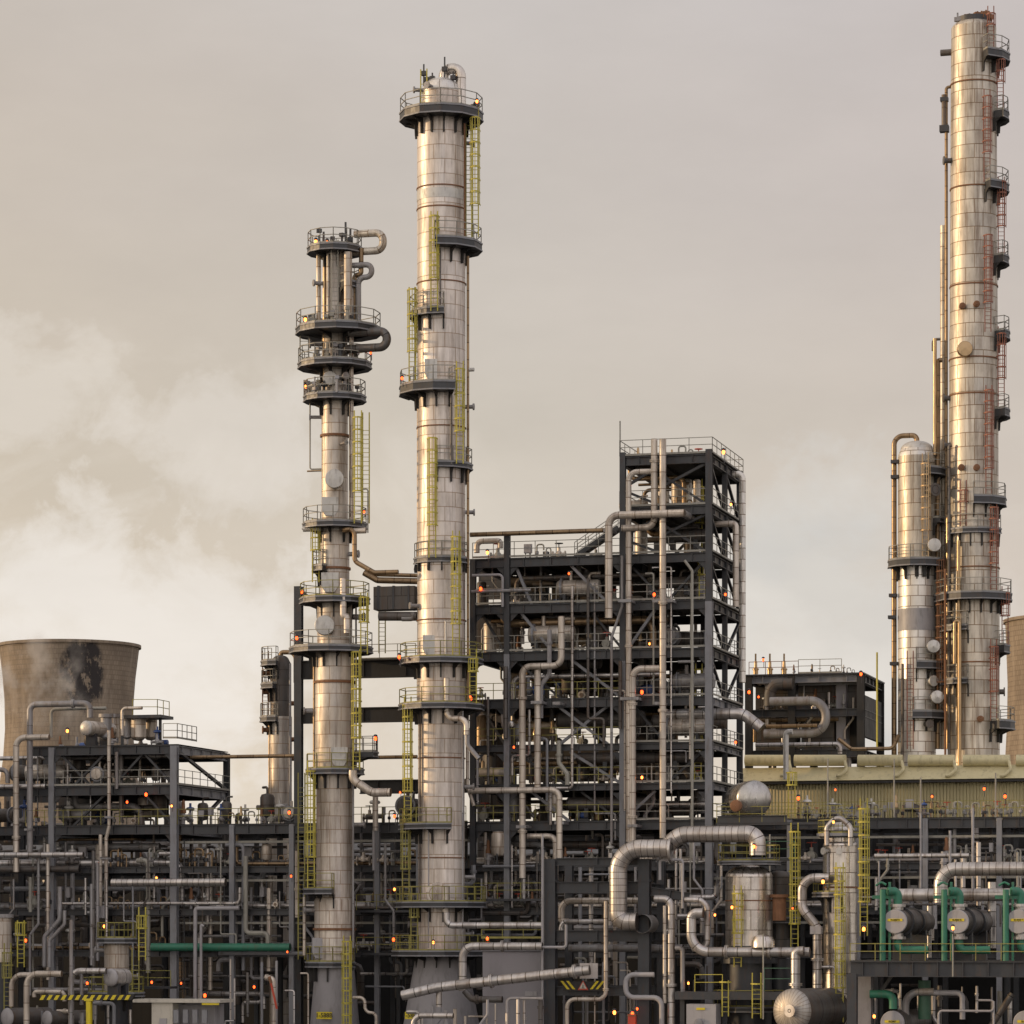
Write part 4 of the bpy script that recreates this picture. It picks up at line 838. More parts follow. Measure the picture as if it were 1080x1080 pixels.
# ---- vessels M and N
Mv = vdrum('large domed silvery drum under the arching duct, ringed by yellow railings', 790, -12, 925, 1002, 25, 'mirror')
Mv.dome(925, 25, 13, 'mirror'); Mv.plat(909, 12, 33, 0, 360, 'olive', th=.2, brk=False); Mv.ladder(778, 950, 1020, 'yellow', dv=-2.2); Mv.ladder(838, 884, 1010, 'yellow', dv=-.5); Mv.ring(1000, 25, .12, .3, 'dark'); Mv.ring(950, 25.1, .03, .08); 
Mv.part('support_ring', [(1016, 30), (1010, 30), (1010, 24)], 'dark'); Mv.plat(1062, 26, 38, 150, 340, 'olive', th=.3, brk=False)
Mw = vdrum('brown shaded smaller vessel tucked behind the large domed silvery drum', 822, -10, 925, 1010, 14, 'duct'); Mw.plat(968, 14, 22, 180, 380, 'olive')
Mw.run('branch_pipe', (812,940,-12), [('v',990)], 3.5, 'greypipe')
mb = MB(); q = P(822, 945, -12.4); mb.lathe(q, [(.62,-.1),(.62,.0),(.45,.02),(.45,-1.6)][::-1], 20); mb.lathe(q, [(.62,.1),(.62,-.1)], 16); mb.build('brown_channel', 'rust', Mw.root)
Nv = vdrum('tall narrow silvery vessel with a domed top and arched pipe, beside the tallest yellow ladder', 886, -12, 892, 1090, 18, 'mirror')
Nv.part('skirt', [(None, 16), (1088, 16)], 'dark'); Nv.ring(880, 17.5, .25, .45, 'dark'); Nv.dome(880, 17, 13, 'mirror', 'top_cap'); Nv.part('neck', [(893,16),(878,16.2)], 'mirror'); Nv.run('overhead_pipe', (872,892,-13.4), [('v',872),('p',884,860),('p',897,872),('v',892)], 5.5, 'pipe', 14, .5)
Nv.ring(936, 17, .1, .12); Nv.plat(942, 16.5, 29, 150, 270, 'olive', th=.25); Nv.plat(880, 18, 24, 150, 390, 'olive', th=.12, brk=False, rh=.9)
Nv.ladder(911, 858, 987, 'yellow', dv=-1.2); Nv.ladder(885.5, 926, 1078, 'yellow', dv=-2.8); Nv.nozzle(871, 898, 215, .4, .14, 'white'); Nv.nozzle(890, 898, 262, .4, .14, 'white')
pipe('curving silvery pipe swinging out of the tall narrow vessel and down beside it', (875,926,-13.5), [('h',846),('v',958),('p',862,978),('v',1075)], 10, 'pipe', 'process_pipe', 18, 1.1, bseg=10, flanges=((3,.35),))
mb = MB(); mb.box(P(861, 981, -13.6), (.7,.75,.5)); mb.thing('pipe_clamp', 'pale clamp box on the curving silvery pipe beside the narrow vessel', 'clamp', 'grey')
pipe('long silvery pipe with a hooked rise, crossing in front of the large domed drum', (742,963,-15.5), [('h',729),('v',1004),('h',854)], 10.5, 'pipe', 'process_pipe', 20, 1.35, flanges=((2,.3),(2,.66)), bseg=10)
pipe('silvery pipe dropping from the long crossing pipe to the round ended drum', (848,1003,-16), [('h',839),('v',1050)], 10, 'pipe', 'process_pipe', 18, .7, flanges=((1,.75),))
pipe('slim silvery pipe looping down beside the hooked rise', (722,949,-15), [('h',746),('v',1001),('h',730)], 6, 'pipe', 'process_pipe', 16, .7)
mb = MB(); q = P(805, 998, -15.4); mb.lathe(q, [(.75,-.1),(.75,.3),(.6,.62),(.3,.72),(.02,.74)], 24); mb.thing('manway_cap', 'pale rounded cap sitting on the long silvery crossing pipe', 'cap', 'mirror')
pipe('paired silvery riser descending from the heavy portal frame, thicker one', (690,948,-14.8), [('h',708),('v',1130)], 8, 'pipe', 'process_pipe', 16, .7, flanges=((1,.5),))
pipe('thin silvery riser close beside the thicker descending one', (701,955,-14.9), [('v',1058)], 4, 'beigepipe', 'process_pipe')
pipe('grey pipe elbowing down past the hook of the long silvery pipe', (712,1000,-14.9), [('h',720),('v',1130)], 5, 'greypipe', 'process_pipe', 12, .5)
pipe('thin square topped pipe loop above the hooked rise', (696,928,-14.9), [('v',907),('h',720),('v',958)], 3, 'grey', 'thin_pipe', 8, .2)
pipe('long slim pale riser on the near side of the heavy portal frame', (639,950,-15), [('v',1054),('h',598),('v',1130)], 4.6, 'beigepipe', 'process_pipe', 12, .55, flanges=((0,.9),))
pipe('smooth grey offset pipe stepping down past the second thick post', (690,1028,-15.2), [('h',660),('v',1052),('h',698),('v',1130)], 5.6, 'grey', 'process_pipe', 14, .55)
pipe('inclined silvery pipe sloping up to a square plate on the portal frame', (424,1050,-17), [('p',463,1041),('p',622,1023),], 10.5, 'pipe', 'process_pipe', 20, .2, flanges=((1,.35),(1,.9)))
mb = MB(); q = P(621, 1024, -16); mb.box(q, (1.2,.1,1.0)); mb.thing('wall_plate', 'pale square plate at the upper end of the inclined silvery pipe', 'plate', 'grey')
pipe('silvery pipe bending over above the flat grey cabin and dropping behind the inclined pipe', (488,1045,-15.5), [('v',998),('h',572)], 8.5, 'pipe', 'process_pipe', 18, .75, flanges=((1,.5),))
pipe('thin pale branch line running from the cabin pipe to the portal frame', (560,999,-15.4), [('h',597),('v',975)], 3, 'grey', 'thin_pipe', 8, .2)
pipe('silvery pipe leaving the twin tower skirt level towards the portal frame', (471,962,-9), [('v',976),('h',574)], 7, 'pipe', 'process_pipe', 16, .7)
pipe('bright pipe run entering low behind the inclined pipe with an elbow', (436,1130,-18), [('v',1071),('h',478)], 6, 'pipe', 'process_pipe', 14, .6)
pipe('short silvery elbow hanging below the lower end of the inclined pipe', (463,1044,-16.5), [('v',1062)], 6.5, 'pipe', 'process_pipe', 14)
pipe('short fat pipe stub leaning into a valve under the inclined pipe', (490,1045,-15.5), [('p',498,1054),('h',530)], 7, 'darkpipe', 'process_pipe', 14, .5, flanges=((1,.15),))
pipe('thin grey hooked pipe beside the flat grey cabin wall', (573,1053,-16.2), [('h',535),('v',1130)], 3.4, 'grey', 'thin_pipe', 10, .3)
pipe('tall thin pale riser along the first thick post of the portal frame', (572,880,-14.8), [('v',1130)], 2.6, 'grey', 'thin_pipe', 8)
pipe('short curled silvery return pipe inside the portal frame', (640,972,-12.5), [('h',592),('v',988)], 6, 'pipe', 'process_pipe', 14, .6)
pipe('silvery pipe crossing high inside the portal frame into a tight curl', (686,950,-12), [('h',592),('v',972),('h',600)], 7, 'beigepipe', 'process_pipe', 16, .7)
pipe('long grey pipe crossing low inside the portal frame', (600,1000,-11.5), [('h',720)], 8, 'greypipe', 'process_pipe', 14)
# flat grey cabin
cb = T('equipment_cabin', 'flat faced grey metal cabin behind the inclined silvery pipe', 'cabin', P(541, 1080, -13))
p0, p1 = P(509, 1003, -13), P(573, 1003, -13); mb = MB(); mb.box(((p0.x+p1.x)/2, -11.5, p0.z/2), (p1.x-p0.x, 3, p0.z)); mb.build('cabin_wall', 'panel', cb)
mb = MB(); mb.box(((p0.x+p1.x)/2, -11.5, p0.z+.06), (p1.x-p0.x+.25, 3.25, .12)); mb.build('cabin_roof', 'mid', cb)
mb = MB(); mb.box(P(560, 1048, -13.03), (.8,.06,.3)); mb.build('name_plate', 'grey', cb)
railrun('walkway_railing', 'yellowish walkway railing above the flat grey cabin beside the twin towers', [P(508, 990, -9), P(574, 990, -9)], 'olive')
# hazard boards
hb = T('hazard_board', 'black board with yellow slanting stripes and a white red edged warning triangle', 'warning sign', P(615, 1046, -14.5))
mb = MB(); q0, q1 = P(594, 1040, -14.45), P(636, 1040, -14.45); mb.box(((q0.x+q1.x)/2, -14.45, q0.z), (q1.x-q0.x, .06, .62)); mb.build('board', 'black', hb)
mb = MB(); sg = S(615, -14.5)
for px, d in ((596,1),(602,1),(627,-1),(633,-1)):
    q = P(px, 1039, -14.5); a = q+Vector((-.22*d, -.01, .27)); b = q+Vector((.22*d, -.01, -.27)); mb.poly([a-Vector((.09,0,0)), b-Vector((.09,0,0)), b+Vector((.09,0,0)), a+Vector((.09,0,0))])
mb.build('hazard_stripe', 'sign', hb)
for r_, m_, dv in ((.36,'red',-.02),(.25,'cream',-.035)):
    q = P(615, 1039.5, -14.5)+Vector((0,dv,0)); mb = MB(); mb.poly([q+Vector((-r_,0,-r_*.8)), q+Vector((r_,0,-r_*.8)), q+Vector((0,0,r_*.95))]); mb.build('warning_triangle', m_, hb)
q = P(615, 1040, -14.5); mb = MB(); mb.poly([q+Vector((-.03,-.05,-.1)), q+Vector((.03,-.05,-.1)), q+Vector((.02,-.05,.09)), q+Vector((-.02,-.05,.09))]); mb.poly([q+Vector((-.1,-.05,-.14)), q+Vector((.1,-.05,-.14)), q+Vector((.1,-.05,-.11)), q+Vector((-.1,-.05,-.11))]); mb.build('warning_symbol', 'ink', hb)
# round ended drum at the bottom
hdrum('round ended silvery drum with radial seams under the dropping pipe', P(836, 1066, -18), 27.5/2/S(836,-18)*1.7, 4.5, (.4,1,0), 'darkpipe', 'dullend', zg=P(836,1066,-18).z-2.4)
pf = MB(); q = P(836, 1066, -18.6); pf.lathe(q, [(.2,.1),(.25,-.3),(.4,-.3),(.4,-.4),(.02,-.4)], 16, axis=(.4,1,0)); pf.thing('blind_flange', 'small round blind flange at the middle of the silvery drum end', 'flange', 'pipe')
# small grey building with dial under the railing
g = T('control_cabinet', 'pale grey control cabinet with a yellow plate and round dial below the green railing', 'cabinet', P(739, 1080, -17)); g0, g1 = P(724, 1059, -17), P(755, 1059, -17)
mb = MB(); mb.box(((g0.x+g1.x)/2, -16.2, (g0.z+P(739,1120,-17).z)/2), (g1.x-g0.x, 1.6, g0.z-P(739,1120,-17).z)); mb.build('cabinet_body', 'grey', g)
mb = MB(); mb.box(P(739, 1064, -17.03), (.55,.05,.14)); mb.build('yellow_plate', 'sign', g)
mb = MB(); mb.lathe(P(737, 1079, -17.0), [(.3,0),(.3,-.12),(.24,-.14),(.02,-.14)], 24, axis=(0,1,0)); mb.build('dial', 'mid', g)
wk = T('walkway_platform', 'dark walkway platform with dull green and yellow railings below the domed drum', 'walkway', P(775, 1060, -16))
w0, w1 = P(712, 1050, -16), P(835, 1050, -16); mb = MB(); mb.box(((w0.x+w1.x)/2, -15, w0.z), (w1.x-w0.x, 2.2, .5)); mb.build('deck', 'dark', wk)
lv_rail([w0+Vector((1.3,-.0,.25)), P(762,1050,-16)+Vector((0,0,.25))], wk, 'yellow'); lv_rail([P(806,1050,-16)+Vector((0,0,.25)), P(834,1050,-16)+Vector((0,0,.25)), P(834,1050,-16)+Vector((0,2,.25))], wk, 'dgreen', 1.5)
for px in (720, 765, 830): q = P(px, 1052, -15); mb = MB(); mb.box((q.x, -15, q.z/2), (.3,.3,q.z)); mb.build('post', 'dark', wk)
for px, a, b, w_ in ((798,1026,1074,.55),(765,1034,1072,.4)):
    mb = MB(); mb.ladder(U(px,-16.6), -16.6, P(px,b,-16.6).z, P(px,a,-16.6).z-1, R(270)+TH, True, w_); mb.build('caged_ladder', 'yellow', wk)
# ---------------------------------------------------------------- exchangers on their deck
EV = -20
ED = T('exchanger_deck', 'dark steel deck with a thick edge beam and railing, carrying the round grey exchangers', 'steel deck', P(990, 1030, EV))
p0, p1 = P(897, 1022, EV), P(1110, 1022, EV)
bm((p0.x, EV, p0.z), (p1.x, EV, p0.z), 'dark', ED, .5, .95, 1.7); bm((p0.x, EV+9, p0.z), (p1.x, EV+9, p0.z), 'dark', ED, .5, .9, 5)
mb = MB(); mb.box(((p0.x+p1.x)/2, EV+4.5, p0.z+.5), (p1.x-p0.x, 9.4, .06)); mb.build('deck', 'deck', ED)
for px in (899, 1105):
    for dv in (0, 9): q = P(px, 1026, EV); mb = MB(); mb.ibeam((q.x, EV+dv, 0), (q.x, EV+dv, q.z-.05), .6, .6, .08, up=(0,1,0)); mb.build('column', 'dark', ED)
q = P(905, 1030, EV); mb = MB(); mb.bar((q.x, EV+4, q.z-2.3), (q.x+1.5, EV+4, q.z), .2); mb.build('brace', 'dark', ED)
lv_rail([(p0.x, EV-.1, p0.z+.53), (p1.x, EV-.1, p0.z+.53)], ED, 'olive', 1.05)
mb = MB(); mb.box(P(912, 1050, EV+2), (.9, .9, 4.2)); mb.build('concrete_post', 'concrete', ED)
es = S(1010, EV); er = 13.2/es
for i, (px, txt, lab) in enumerate(((945,'10-3007 S','round faced grey exchanger closest to the tall yellow ladder on the upper deck'),(1010,'10-3007 R','middle round faced grey exchanger on the upper deck, lamp before it'),(1075,'10-3007 T','round faced grey exchanger cut by the picture edge on the upper deck'))):
    p = P(px, 972, EV+.3); ax = Vector((.14, 1, 0)).normalized()
    x = hdrum(lab, p, er, 6.2, ax, 'darkpipe', 'grey', 'heat_exchanger', 'heat exchanger', zg=p0.z+.53, flat=True)
    rg = MB(); rg.lathe(p+ax*.9, [(er,-.05),(er+.16,-.05),(er+.16,.12),(er,.12)], 32, axis=ax); rg.build('flange_ring', 'dark', x)
    rg = MB(); rg.lathe(p+ax*3.5, [(er,-.05),(er+.1,-.05),(er+.1,.12),(er,.12)], 32, axis=ax); rg.build('flange_ring', 'dark', x)
    for k_ in (1, -1): nb = MB(); nb.lathe(p+ax*.4+Vector((0,0,k_*(er-.1))), [(.35,0),(.35,.25),(.5,.25),(.5,.42),(.02,.42)], 16, axis=(0,0,k_)); nb.build('nozzle', 'pipe', x)
    pl = MB(); e = ax.cross(Vector((0,0,1))).normalized(); c = p - ax*.23 + Vector((0,0,.1)); pl.bar(c - e*.45, c + e*.45, .03, .16, up=(0,0,1)) 
    o = MB(); o.bar(c - e*.48, c + e*.48, .16, .02, up=-ax); o = o.build('number_plate', 'sign', x); text(txt, .15, c-ax*.03, o, rz=math.atan2(ax.y, ax.x)-PI/2)
    c1_ = p+ax*.4
    def gp(name, lab_, pts, r, bend=.55): mb = MB(); mb.tube(pts, r, 16, bend, bseg=8); return mb.thing(name, lab_, 'pipe', 'green')
    od = ('one closest to the tall yellow ladder', 'middle one', 'one cut by the picture edge')[i]
    q = Vector((c1_.x, c1_.y, c1_.z)); top = P(px, 940, EV+.3).z
    gp('cooling_water_pipe', 'green pipe arching into the top of the exchanger, ' + od, [q+Vector((0,0,er+.3)), Vector((q.x,q.y,top)), Vector((U(px-9,EV+.3),q.y-.3,top+.0))], .27)
    gp('cooling_water_pipe', 'green pipe curving away under the exchanger, ' + od, [q-Vector((0,0,er+.25)), Vector((q.x,q.y,P(px,1002,EV).z)), Vector((q.x+1.9,q.y,P(px,1002,EV).z))], .25)
    xx = U(px-14.5, EV); gp('cooling_water_riser', 'upright green riser beside the round exchanger, ' + od, [(xx, EV+.2, P(px,938,EV).z), (xx, EV+.2, p0.z+.5)], .19)
    mb = MB(); mb.bar((xx+.38, EV+.6, P(px,930,EV).z), (xx+.38, EV+.6, p0.z+.5), .15, .15); mb.bar((xx-.7, EV+.6, P(px,946,EV).z), (xx+.7, EV+.6, P(px,946,EV).z), .22)
    mb.tube([(xx-.45, EV+.3, P(px,934,EV).z), (xx-.1, EV+.3, P(px,930,EV).z), (xx+.2, EV+.3, P(px,933,EV).z)], .07, 8); mb.thing('green_support_post', 'square green support post standing behind the green riser, ' + od, 'post', 'green')
pipe('great silvery header pipe arching down over the exchangers', (1130,916,EV+3), [('h',992),('v',952)], 15, 'bigpipe', 'large_duct', 28, 1.5, bseg=12)
pipe('long silvery manifold running just above the round exchangers', (948,944,EV+5), [('h',1130)], 13.5, 'pipe', 'large_duct', 26)
pipe('long slimmer header pipe behind the tall narrow vessel and exchangers', (922,903,-8), [('h',1022)], 5, 'pipe', 'process_pipe', 12)
for i, (px, a, b, d) in enumerate(((971,858,942,2.2),(1026,852,945,3),(1002,876,925,2.8),(1032,888,955,5),(1016,905,955,4.5),(924,925,960,3))): pipe('x', (px,a,-12), [('v',b)], d, 'grey' if i < 3 else 'pipe', 'upright_pipe', 10, phrase='slim uprights before the rack above the exchangers')
for i, (px, a, b, d) in enumerate(((1046,930,1000,9),(980,955,1010,5),(1018,960,1010,6))): pipe('x', (px,a,EV+6), [('v',b)], d, 'pipe', 'upright_pipe', 14, phrase='short silvery legs dropping from the manifold above the exchangers')
# lower exchangers under the deck
for i, (px, lab) in enumerate(((942,'round faced grey exchanger low under the deck beside its corner post'),(1082,'round faced grey exchanger low under the deck at the picture edge'))):
    p = P(px, 1079, EV+1.2); ax = Vector((.14,1,0)).normalized(); x = hdrum(lab, p, er*1.02, 6, ax, 'darkpipe', 'grey', 'heat_exchanger', 'heat exchanger', zg=p.z-er-.7, flat=True)
    c = p-ax*.23+Vector((0,0,.1)); o = MB(); e = ax.cross(Vector((0,0,1))).normalized(); o.bar(c-e*.48, c+e*.48, .16, .02, up=-ax); o = o.build('number_plate', 'sign', x); text('10-300'+'78'[i], .15, c-ax*.03, o, rz=math.atan2(ax.y, ax.x)-PI/2)
mb = MB(); q = P(942,1064,EV+1.4); mb.tube([q, Vector((q.x,q.y,P(942,1049,EV).z)), Vector((U(914,EV),q.y-.2,P(942,1049,EV).z))], .26, 14, .5); mb.thing('cooling_water_pipe', 'green pipe bending over beneath the deck beside the concrete post', 'pipe', 'green')
mb = MB(); mb.tube([P(975,1034,EV+3), P(975,1075,EV+3)], .4, 14); mb.thing('cooling_water_riser', 'dim green upright pipe in the shade beneath the exchanger deck', 'pipe', 'dgreen')
pipe('dull curved grey pipe rising to a horizontal stub beneath the deck', (955,1090,EV+2.5), [('v',1046),('h',985)], 8, 'greypipe', 'process_pipe', 16, 1.2)
pipe('pale capped pipe stub with a drop beneath the deck', (985,1047,EV+1.5), [('h',1015),('v',1075)], 6, 'grey', 'process_pipe', 14, .35)
pipe('thin square bent pale pipe beneath the deck', (990,1090,EV+.8), [('v',1066),('h',1048),('v',1056)], 2.6, 'grey', 'thin_pipe', 8, .25)
pipe('thin pale pipe on the far side beneath the deck', (1048,1090,EV+.9), [('v',1055),('h',1032)], 2.4, 'grey', 'thin_pipe', 8, .2)
pipe('dull leaning pipe beneath the deck', (1040,1090,EV+3), [('p',1068,1048)], 7, 'darkpipe', 'process_pipe', 12)
# ---------------------------------------------------------------- sphere ended vessel on the deck of the frame
hdrum('bright round ended vessel on the rack deck below the fat bent duct end', P(795, 842, -2.5), 19/S(795,-2), 4, (-.42,1,0), 'mirror', 'smooth', zg=LV(867)+.05)
mb = MB(); q = P(788, 868, -3.4); mb.ibeam((U(757,-3), -3, LV(868)), (U(830,-3), -3, LV(868)), .3, .5); mb.thing('support_beam', 'short dark beam ledge carrying the bright round ended vessel', 'beam', 'dark')
bx = MB(); q = P(777, 850, -3.9); bx.lathe(q, [(.4,0),(.4,.35),(.3,.4),(.02,.4)], 20, axis=(0,-1,0)); bx.thing('side_flange', 'orange brown flange on the side of the bright round ended vessel', 'flange', 'rust')
pipe('blunt ended dull silver duct poking out past the frame corner', (700,754,1.5), [('h',783),('p',803,768)], 12, 'pipe', 'large_duct', 22, 1.2)
# ---------------------------------------------------------------- left foreground
def small_exch(label, px, py, r, ax=(.4,1,0), mat='darkpipe', L=3.5, v=-17): return hdrum(label, P(px, py, v), r/S(px, v), L, ax, mat, 'grey', 'heat_exchanger', 'heat exchanger')
vt = vdrum('small upright beige vessel between the yellow ladder and the striped barrier', 123, -12, 996, 1050, 13, 'colA'); vt.plat(990, 9, 21, 0, 360, 'olive', th=.3, brk=False); vt.plat(1047, 13.5, 30, 180, 380, 'olive', th=.25)
vt.ladder(150, 972, 1013, 'yellow', dv=-1); vt.ladder(143, 1015, 1047, 'olive', dv=-1, cage=False); vt.nozzle(123, 1002, 180, .7, .15); vt.nozzle(123, 1030, 0, .7, .15)
small_exch('round pale drum face in front of the small upright beige vessel', 117, 1031, 9.5, (.3,1,0), 'pipe', 1.5)
small_exch('round grey drum face in the corner under the yellow ladder', 8, 1073, 10, (.5,1,0))
small_exch('round dull drum face below the striped barrier', 50, 1074, 8, (.5,1,0))
vl = vdrum('upright beige vessel at the picture edge above the yellow ladder', 2, -13, 966, 1015, 10, 'colA', top='flat'); vl.ladder(22, 986, 1020, 'yellow', dv=-1); vl.ladder(8, 1010, 1065, 'olive', dv=-2, cage=True)
pipe('bent grey pipe with a goose neck next to the striped barrier, thicker one', (28,1130,-18), [('v',1027),('h',65)], 6.5, 'beigepipe', 'process_pipe', 14, .8)
pipe('bent grey pipe with a goose neck at the picture edge, thinner one', (12,1062,-17.5), [('v',1028),('h',50)], 5.5, 'beigepipe', 'process_pipe', 14, .8)
pipe('dark bent pipe stub between the two goose necks and the barrier', (36,1052,-16), [('v',1046),('h',68),('v',1056)], 4.5, 'beigepipe', 'process_pipe', 12, .5)
pipe('silvery pipe crossing into the round pale drum face', (75,1130,-17.5), [('v',1024),('h',112)], 6.5, 'pipe', 'process_pipe', 14, .7)
pipe('tall slender grey riser passing in front of the striped barrier', (75,970,-18.2), [('v',1130)], 4, 'greypipe', 'process_pipe', 12)
pipe('short hooked grey pipe inside the valve group', (86,1060,-17), [('v',1027),('h',78)], 4, 'greypipe', 'process_pipe', 12, .5)
bar_ = T('striped_barrier', 'yellow and black striped beam on a yellow post in front of the small vessel', 'barrier', P(93, 1080, -19))
b0, b1 = P(44, 1052, -19), P(141, 1052, -19); n = 26
for k in (0, 1):
    mb = MB()
    for i in range(n):
        if i % 2 == k:
            a = b0.lerp(b1, i/n); b = b0.lerp(b1, (i+1)/n); sl = Vector((.1,0,0)); z_ = Vector((0,0,.16))
            mb.hexa([a-z_-sl+Vector((0,-.15,0)), b-z_-sl+Vector((0,-.15,0)), b-z_-sl+Vector((0,.15,0)), a-z_-sl+Vector((0,.15,0)), a+z_+sl+Vector((0,-.15,0)), b+z_+sl+Vector((0,-.15,0)), b+z_+sl+Vector((0,.15,0)), a+z_+sl+Vector((0,.15,0))])
    mb.build('beam_stripe', ('sign','ink')[k], bar_)
q = P(94, 1056, -19); mb = MB(); mb.box((q.x, -19, q.z/2), (.32,.32,q.z)); mb.box((q.x, -19, q.z+.1), (.6,.32,.16)); mb.build('post', 'sign', bar_)
cr = T('site_container', 'cream site cabin with a flat roof and awning beside the striped barrier', 'cabin', P(190, 1080, -17)); a, b = P(141, 1057, -17), P(233, 1057, -17)
mb = MB(); m0, m1 = P(160,1062,-17), P(182,1062,-17); mb.box(((m0.x+m1.x)/2, -16, a.z/2), (m1.x-m0.x, 2, a.z)); mb.build('cabin_wall', 'cream', cr)
mb = MB(); m0 = m1; m1 = P(226,1062,-16); mb.box(((m0.x+m1.x)/2, -15.0, a.z/2), (m1.x-m0.x, 1.8, a.z-.3)); mb.build('rear_wall', 'concrete', cr)
mb = MB(); mb.box(((a.x+b.x)/2, -15.9, a.z+.1), (b.x-a.x, 2.6, .22)); mb.build('flat_roof', 'cream', cr)
mb = MB(); mb.box(P(172,1078,-17.05), (.5,.06,.5)); mb.build('wall_sign', 'grey', cr); mb = MB(); mb.box(P(222,1059,-17.3), (1.2,.06,.12)); mb.build('yellow_edge', 'sign', cr)
for px in (186, 196, 206, 216):
    mb = MB(); mb.box(P(px,1072,-16.9), (.35,.2,.9)); mb.build('meter_box', 'mid', cr)
crn = T('slanted_red_boom', 'thin slanting red boom between the cabin and the slender tower skirt', 'boom', P(290, 1065, -12)); mb = MB(); mb.bar(P(285,1033,-12), P(292,1064,-12), .12); mb.build('boom_arm', 'red', crn); mb = MB(); mb.bar(P(284,1030,-12), P(286,1037,-12), .16); mb.build('boom_tip', 'rust', crn)
ob_ = T('orange_cabinet', 'small red orange cabinet at the foot of the second thick portal post', 'cabinet', P(667, 1080, -16)); mb = MB(); mb.box(P(667,1078,-16)-Vector((0,0,.3)), (.5,.4,1.6)); mb.build('cabinet_body', 'red', ob_); mb = MB(); mb.box(P(667,1071,-16.03), (.56,.46,.06)); mb.build('cabinet_top', 'rust', ob_)
# ---------------------------------------------------------------- named pipes on the tall frame
pipe('first of the two tall lagged risers standing above the higher bay roof, turning off halfway', (690,463,-1.4), [('v',556),('h',656)], 7, 'beigepipe', 'riser_pipe', 16, .6, flanges=((0,.25),))
pipe('second of the two tall lagged risers above the higher bay roof, running the full height', (699,463,-1.6), [('v',884)], 7.2, 'beigepipe', 'riser_pipe', 16, flanges=((0,.41),(0,.68)))
pipe('slim lagged riser with a bend near the top of the higher bay', (692,497,-1.2), [('h',663),('v',888)], 6, 'beigepipe', 'riser_pipe', 14, .6, flanges=((1,.47),(1,.8)))
pipe('lagged pipe with a long horizontal arm and blunt foot beside the higher bay', (722,541,-2), [('h',642),('v',652)], 8, 'beigepipe', 'riser_pipe', 18, .7)
pipe('return arm coming back from the long horizontal arm of the higher bay', (720,541,-2), [('d',3)], 8, 'pipe', 'riser_pipe', 16)
pipe('lagged pipe stepping out from the frame and down beside the corner post', (698,705,-1.2), [('h',667),('v',889)], 7.6, 'beigepipe', 'riser_pipe', 16, .65, flanges=((1,.2),(1,.85)))
pipe('s bent lagged pipe that steps down twice across the middle decks', (592,650,-1.3), [('v',702),('h',551),('v',926)], 7, 'beigepipe', 'riser_pipe', 16, .6, flanges=((2,.15),(2,.78)))
pipe('lagged pipe hanging beside the s bent one and ending on the cross pipe', (567,706,-1), [('v',834)], 7, 'beigepipe', 'riser_pipe', 16, flanges=((0,.28),))
pipe('cross pipe low on the frame that turns down at its end', (496,834,-1.5), [('h',590),('v',905)], 6.5, 'beigepipe', 'riser_pipe', 16, .6)
pipe('short dark elbow pipe between the s bent pipe and the cross pipe legs', (556,882,-.6), [('h',586),('v',930)], 6, 'beigepipe', 'riser_pipe', 14, .5)
pipe('long lagged pipe along the handrail of the upper deck ending at the bend', (496,564,-.8), [('h',641)], 5, 'brownpipe', 'header_pipe', 12)
pipe('short bent pipe with a drooping end on the upper deck', (503,583,1), [('v',571),('h',528),('v',578)], 6, 'beigepipe', 'process_pipe', 14, .6)
pipe('tall pale insulated pipe running up the rear corner of the higher bay', (783,720,8), [('v',500),('h',772)], 7, 'colD', 'riser_pipe', 16, .7)
pipe('second pale pipe bending onto the rear corner of the higher bay', (752,553,3), [('h',776),('v',560),('v',640)], 6.5, 'beigepipe', 'process_pipe', 14, .7)
pipe('very thin pale riser with a slanted top beside the corner post', (722,591,-.9), [('p',730,602),('v',905)], 3, 'rail', 'thin_pipe', 8, .2)
pipe('thin kinked dark riser beside the slim lagged riser', (656,586,-.9), [('v',640),('p',645,672),('v',890)], 3, 'greypipe', 'thin_pipe', 8, .3)
pipe('thin upright grey pipe with square bend under the upper deck', (498,607,-.5), [('h',530),('v',640)], 3, 'grey', 'thin_pipe', 8, .3)
pipe('horizontal grey pipe with a valve leaving toward the taller tower', (497,624,-.6), [('h',560)], 3.4, 'greypipe', 'thin_pipe', 8)
pipe('pale pipe beside the taller tower with flanged joints', (493,700,-1), [('v',830),('p',500,850)], 4, 'beigepipe', 'process_pipe', 10)
# ---- ducts on cooler block
pipe('large dull looping duct that turns back under itself on the dark block', (812,740,26), [('h',871),('v',773),('h',806)], 9.5, 'greypipe', 'looping_duct', 20, 1.6, bseg=12)
pipe('dark fat bent duct above the looping duct on the dark block', (812,745,27), [('v',722),('h',836)], 12, 'duct', 'looping_duct', 20, 1.3)
pipe('straight thin duct between the arms of the looping duct', (808,766,25.6), [('h',862)], 4, 'brownpipe', 'looping_duct', 12)
pipe('pale pipe laid along the top of the beige shed with two saddles', (797,786,14), [('h',886),('v',795)], 4.6, 'pipe', 'roof_pipe', 12, .4)
pipe('fat pale pipe hooking over the edge of the beige shed roof', (829,822,12.5), [('v',772),('h',836)], 6, 'white', 'roof_pipe', 14, .5)
pipe('thin brown pipe running from the roof pipes to the golden towers', (884,779,16), [('p',898,790),('h',942),('p',948,775)], 4, 'brownpipe', 'roof_pipe', 10, .5)
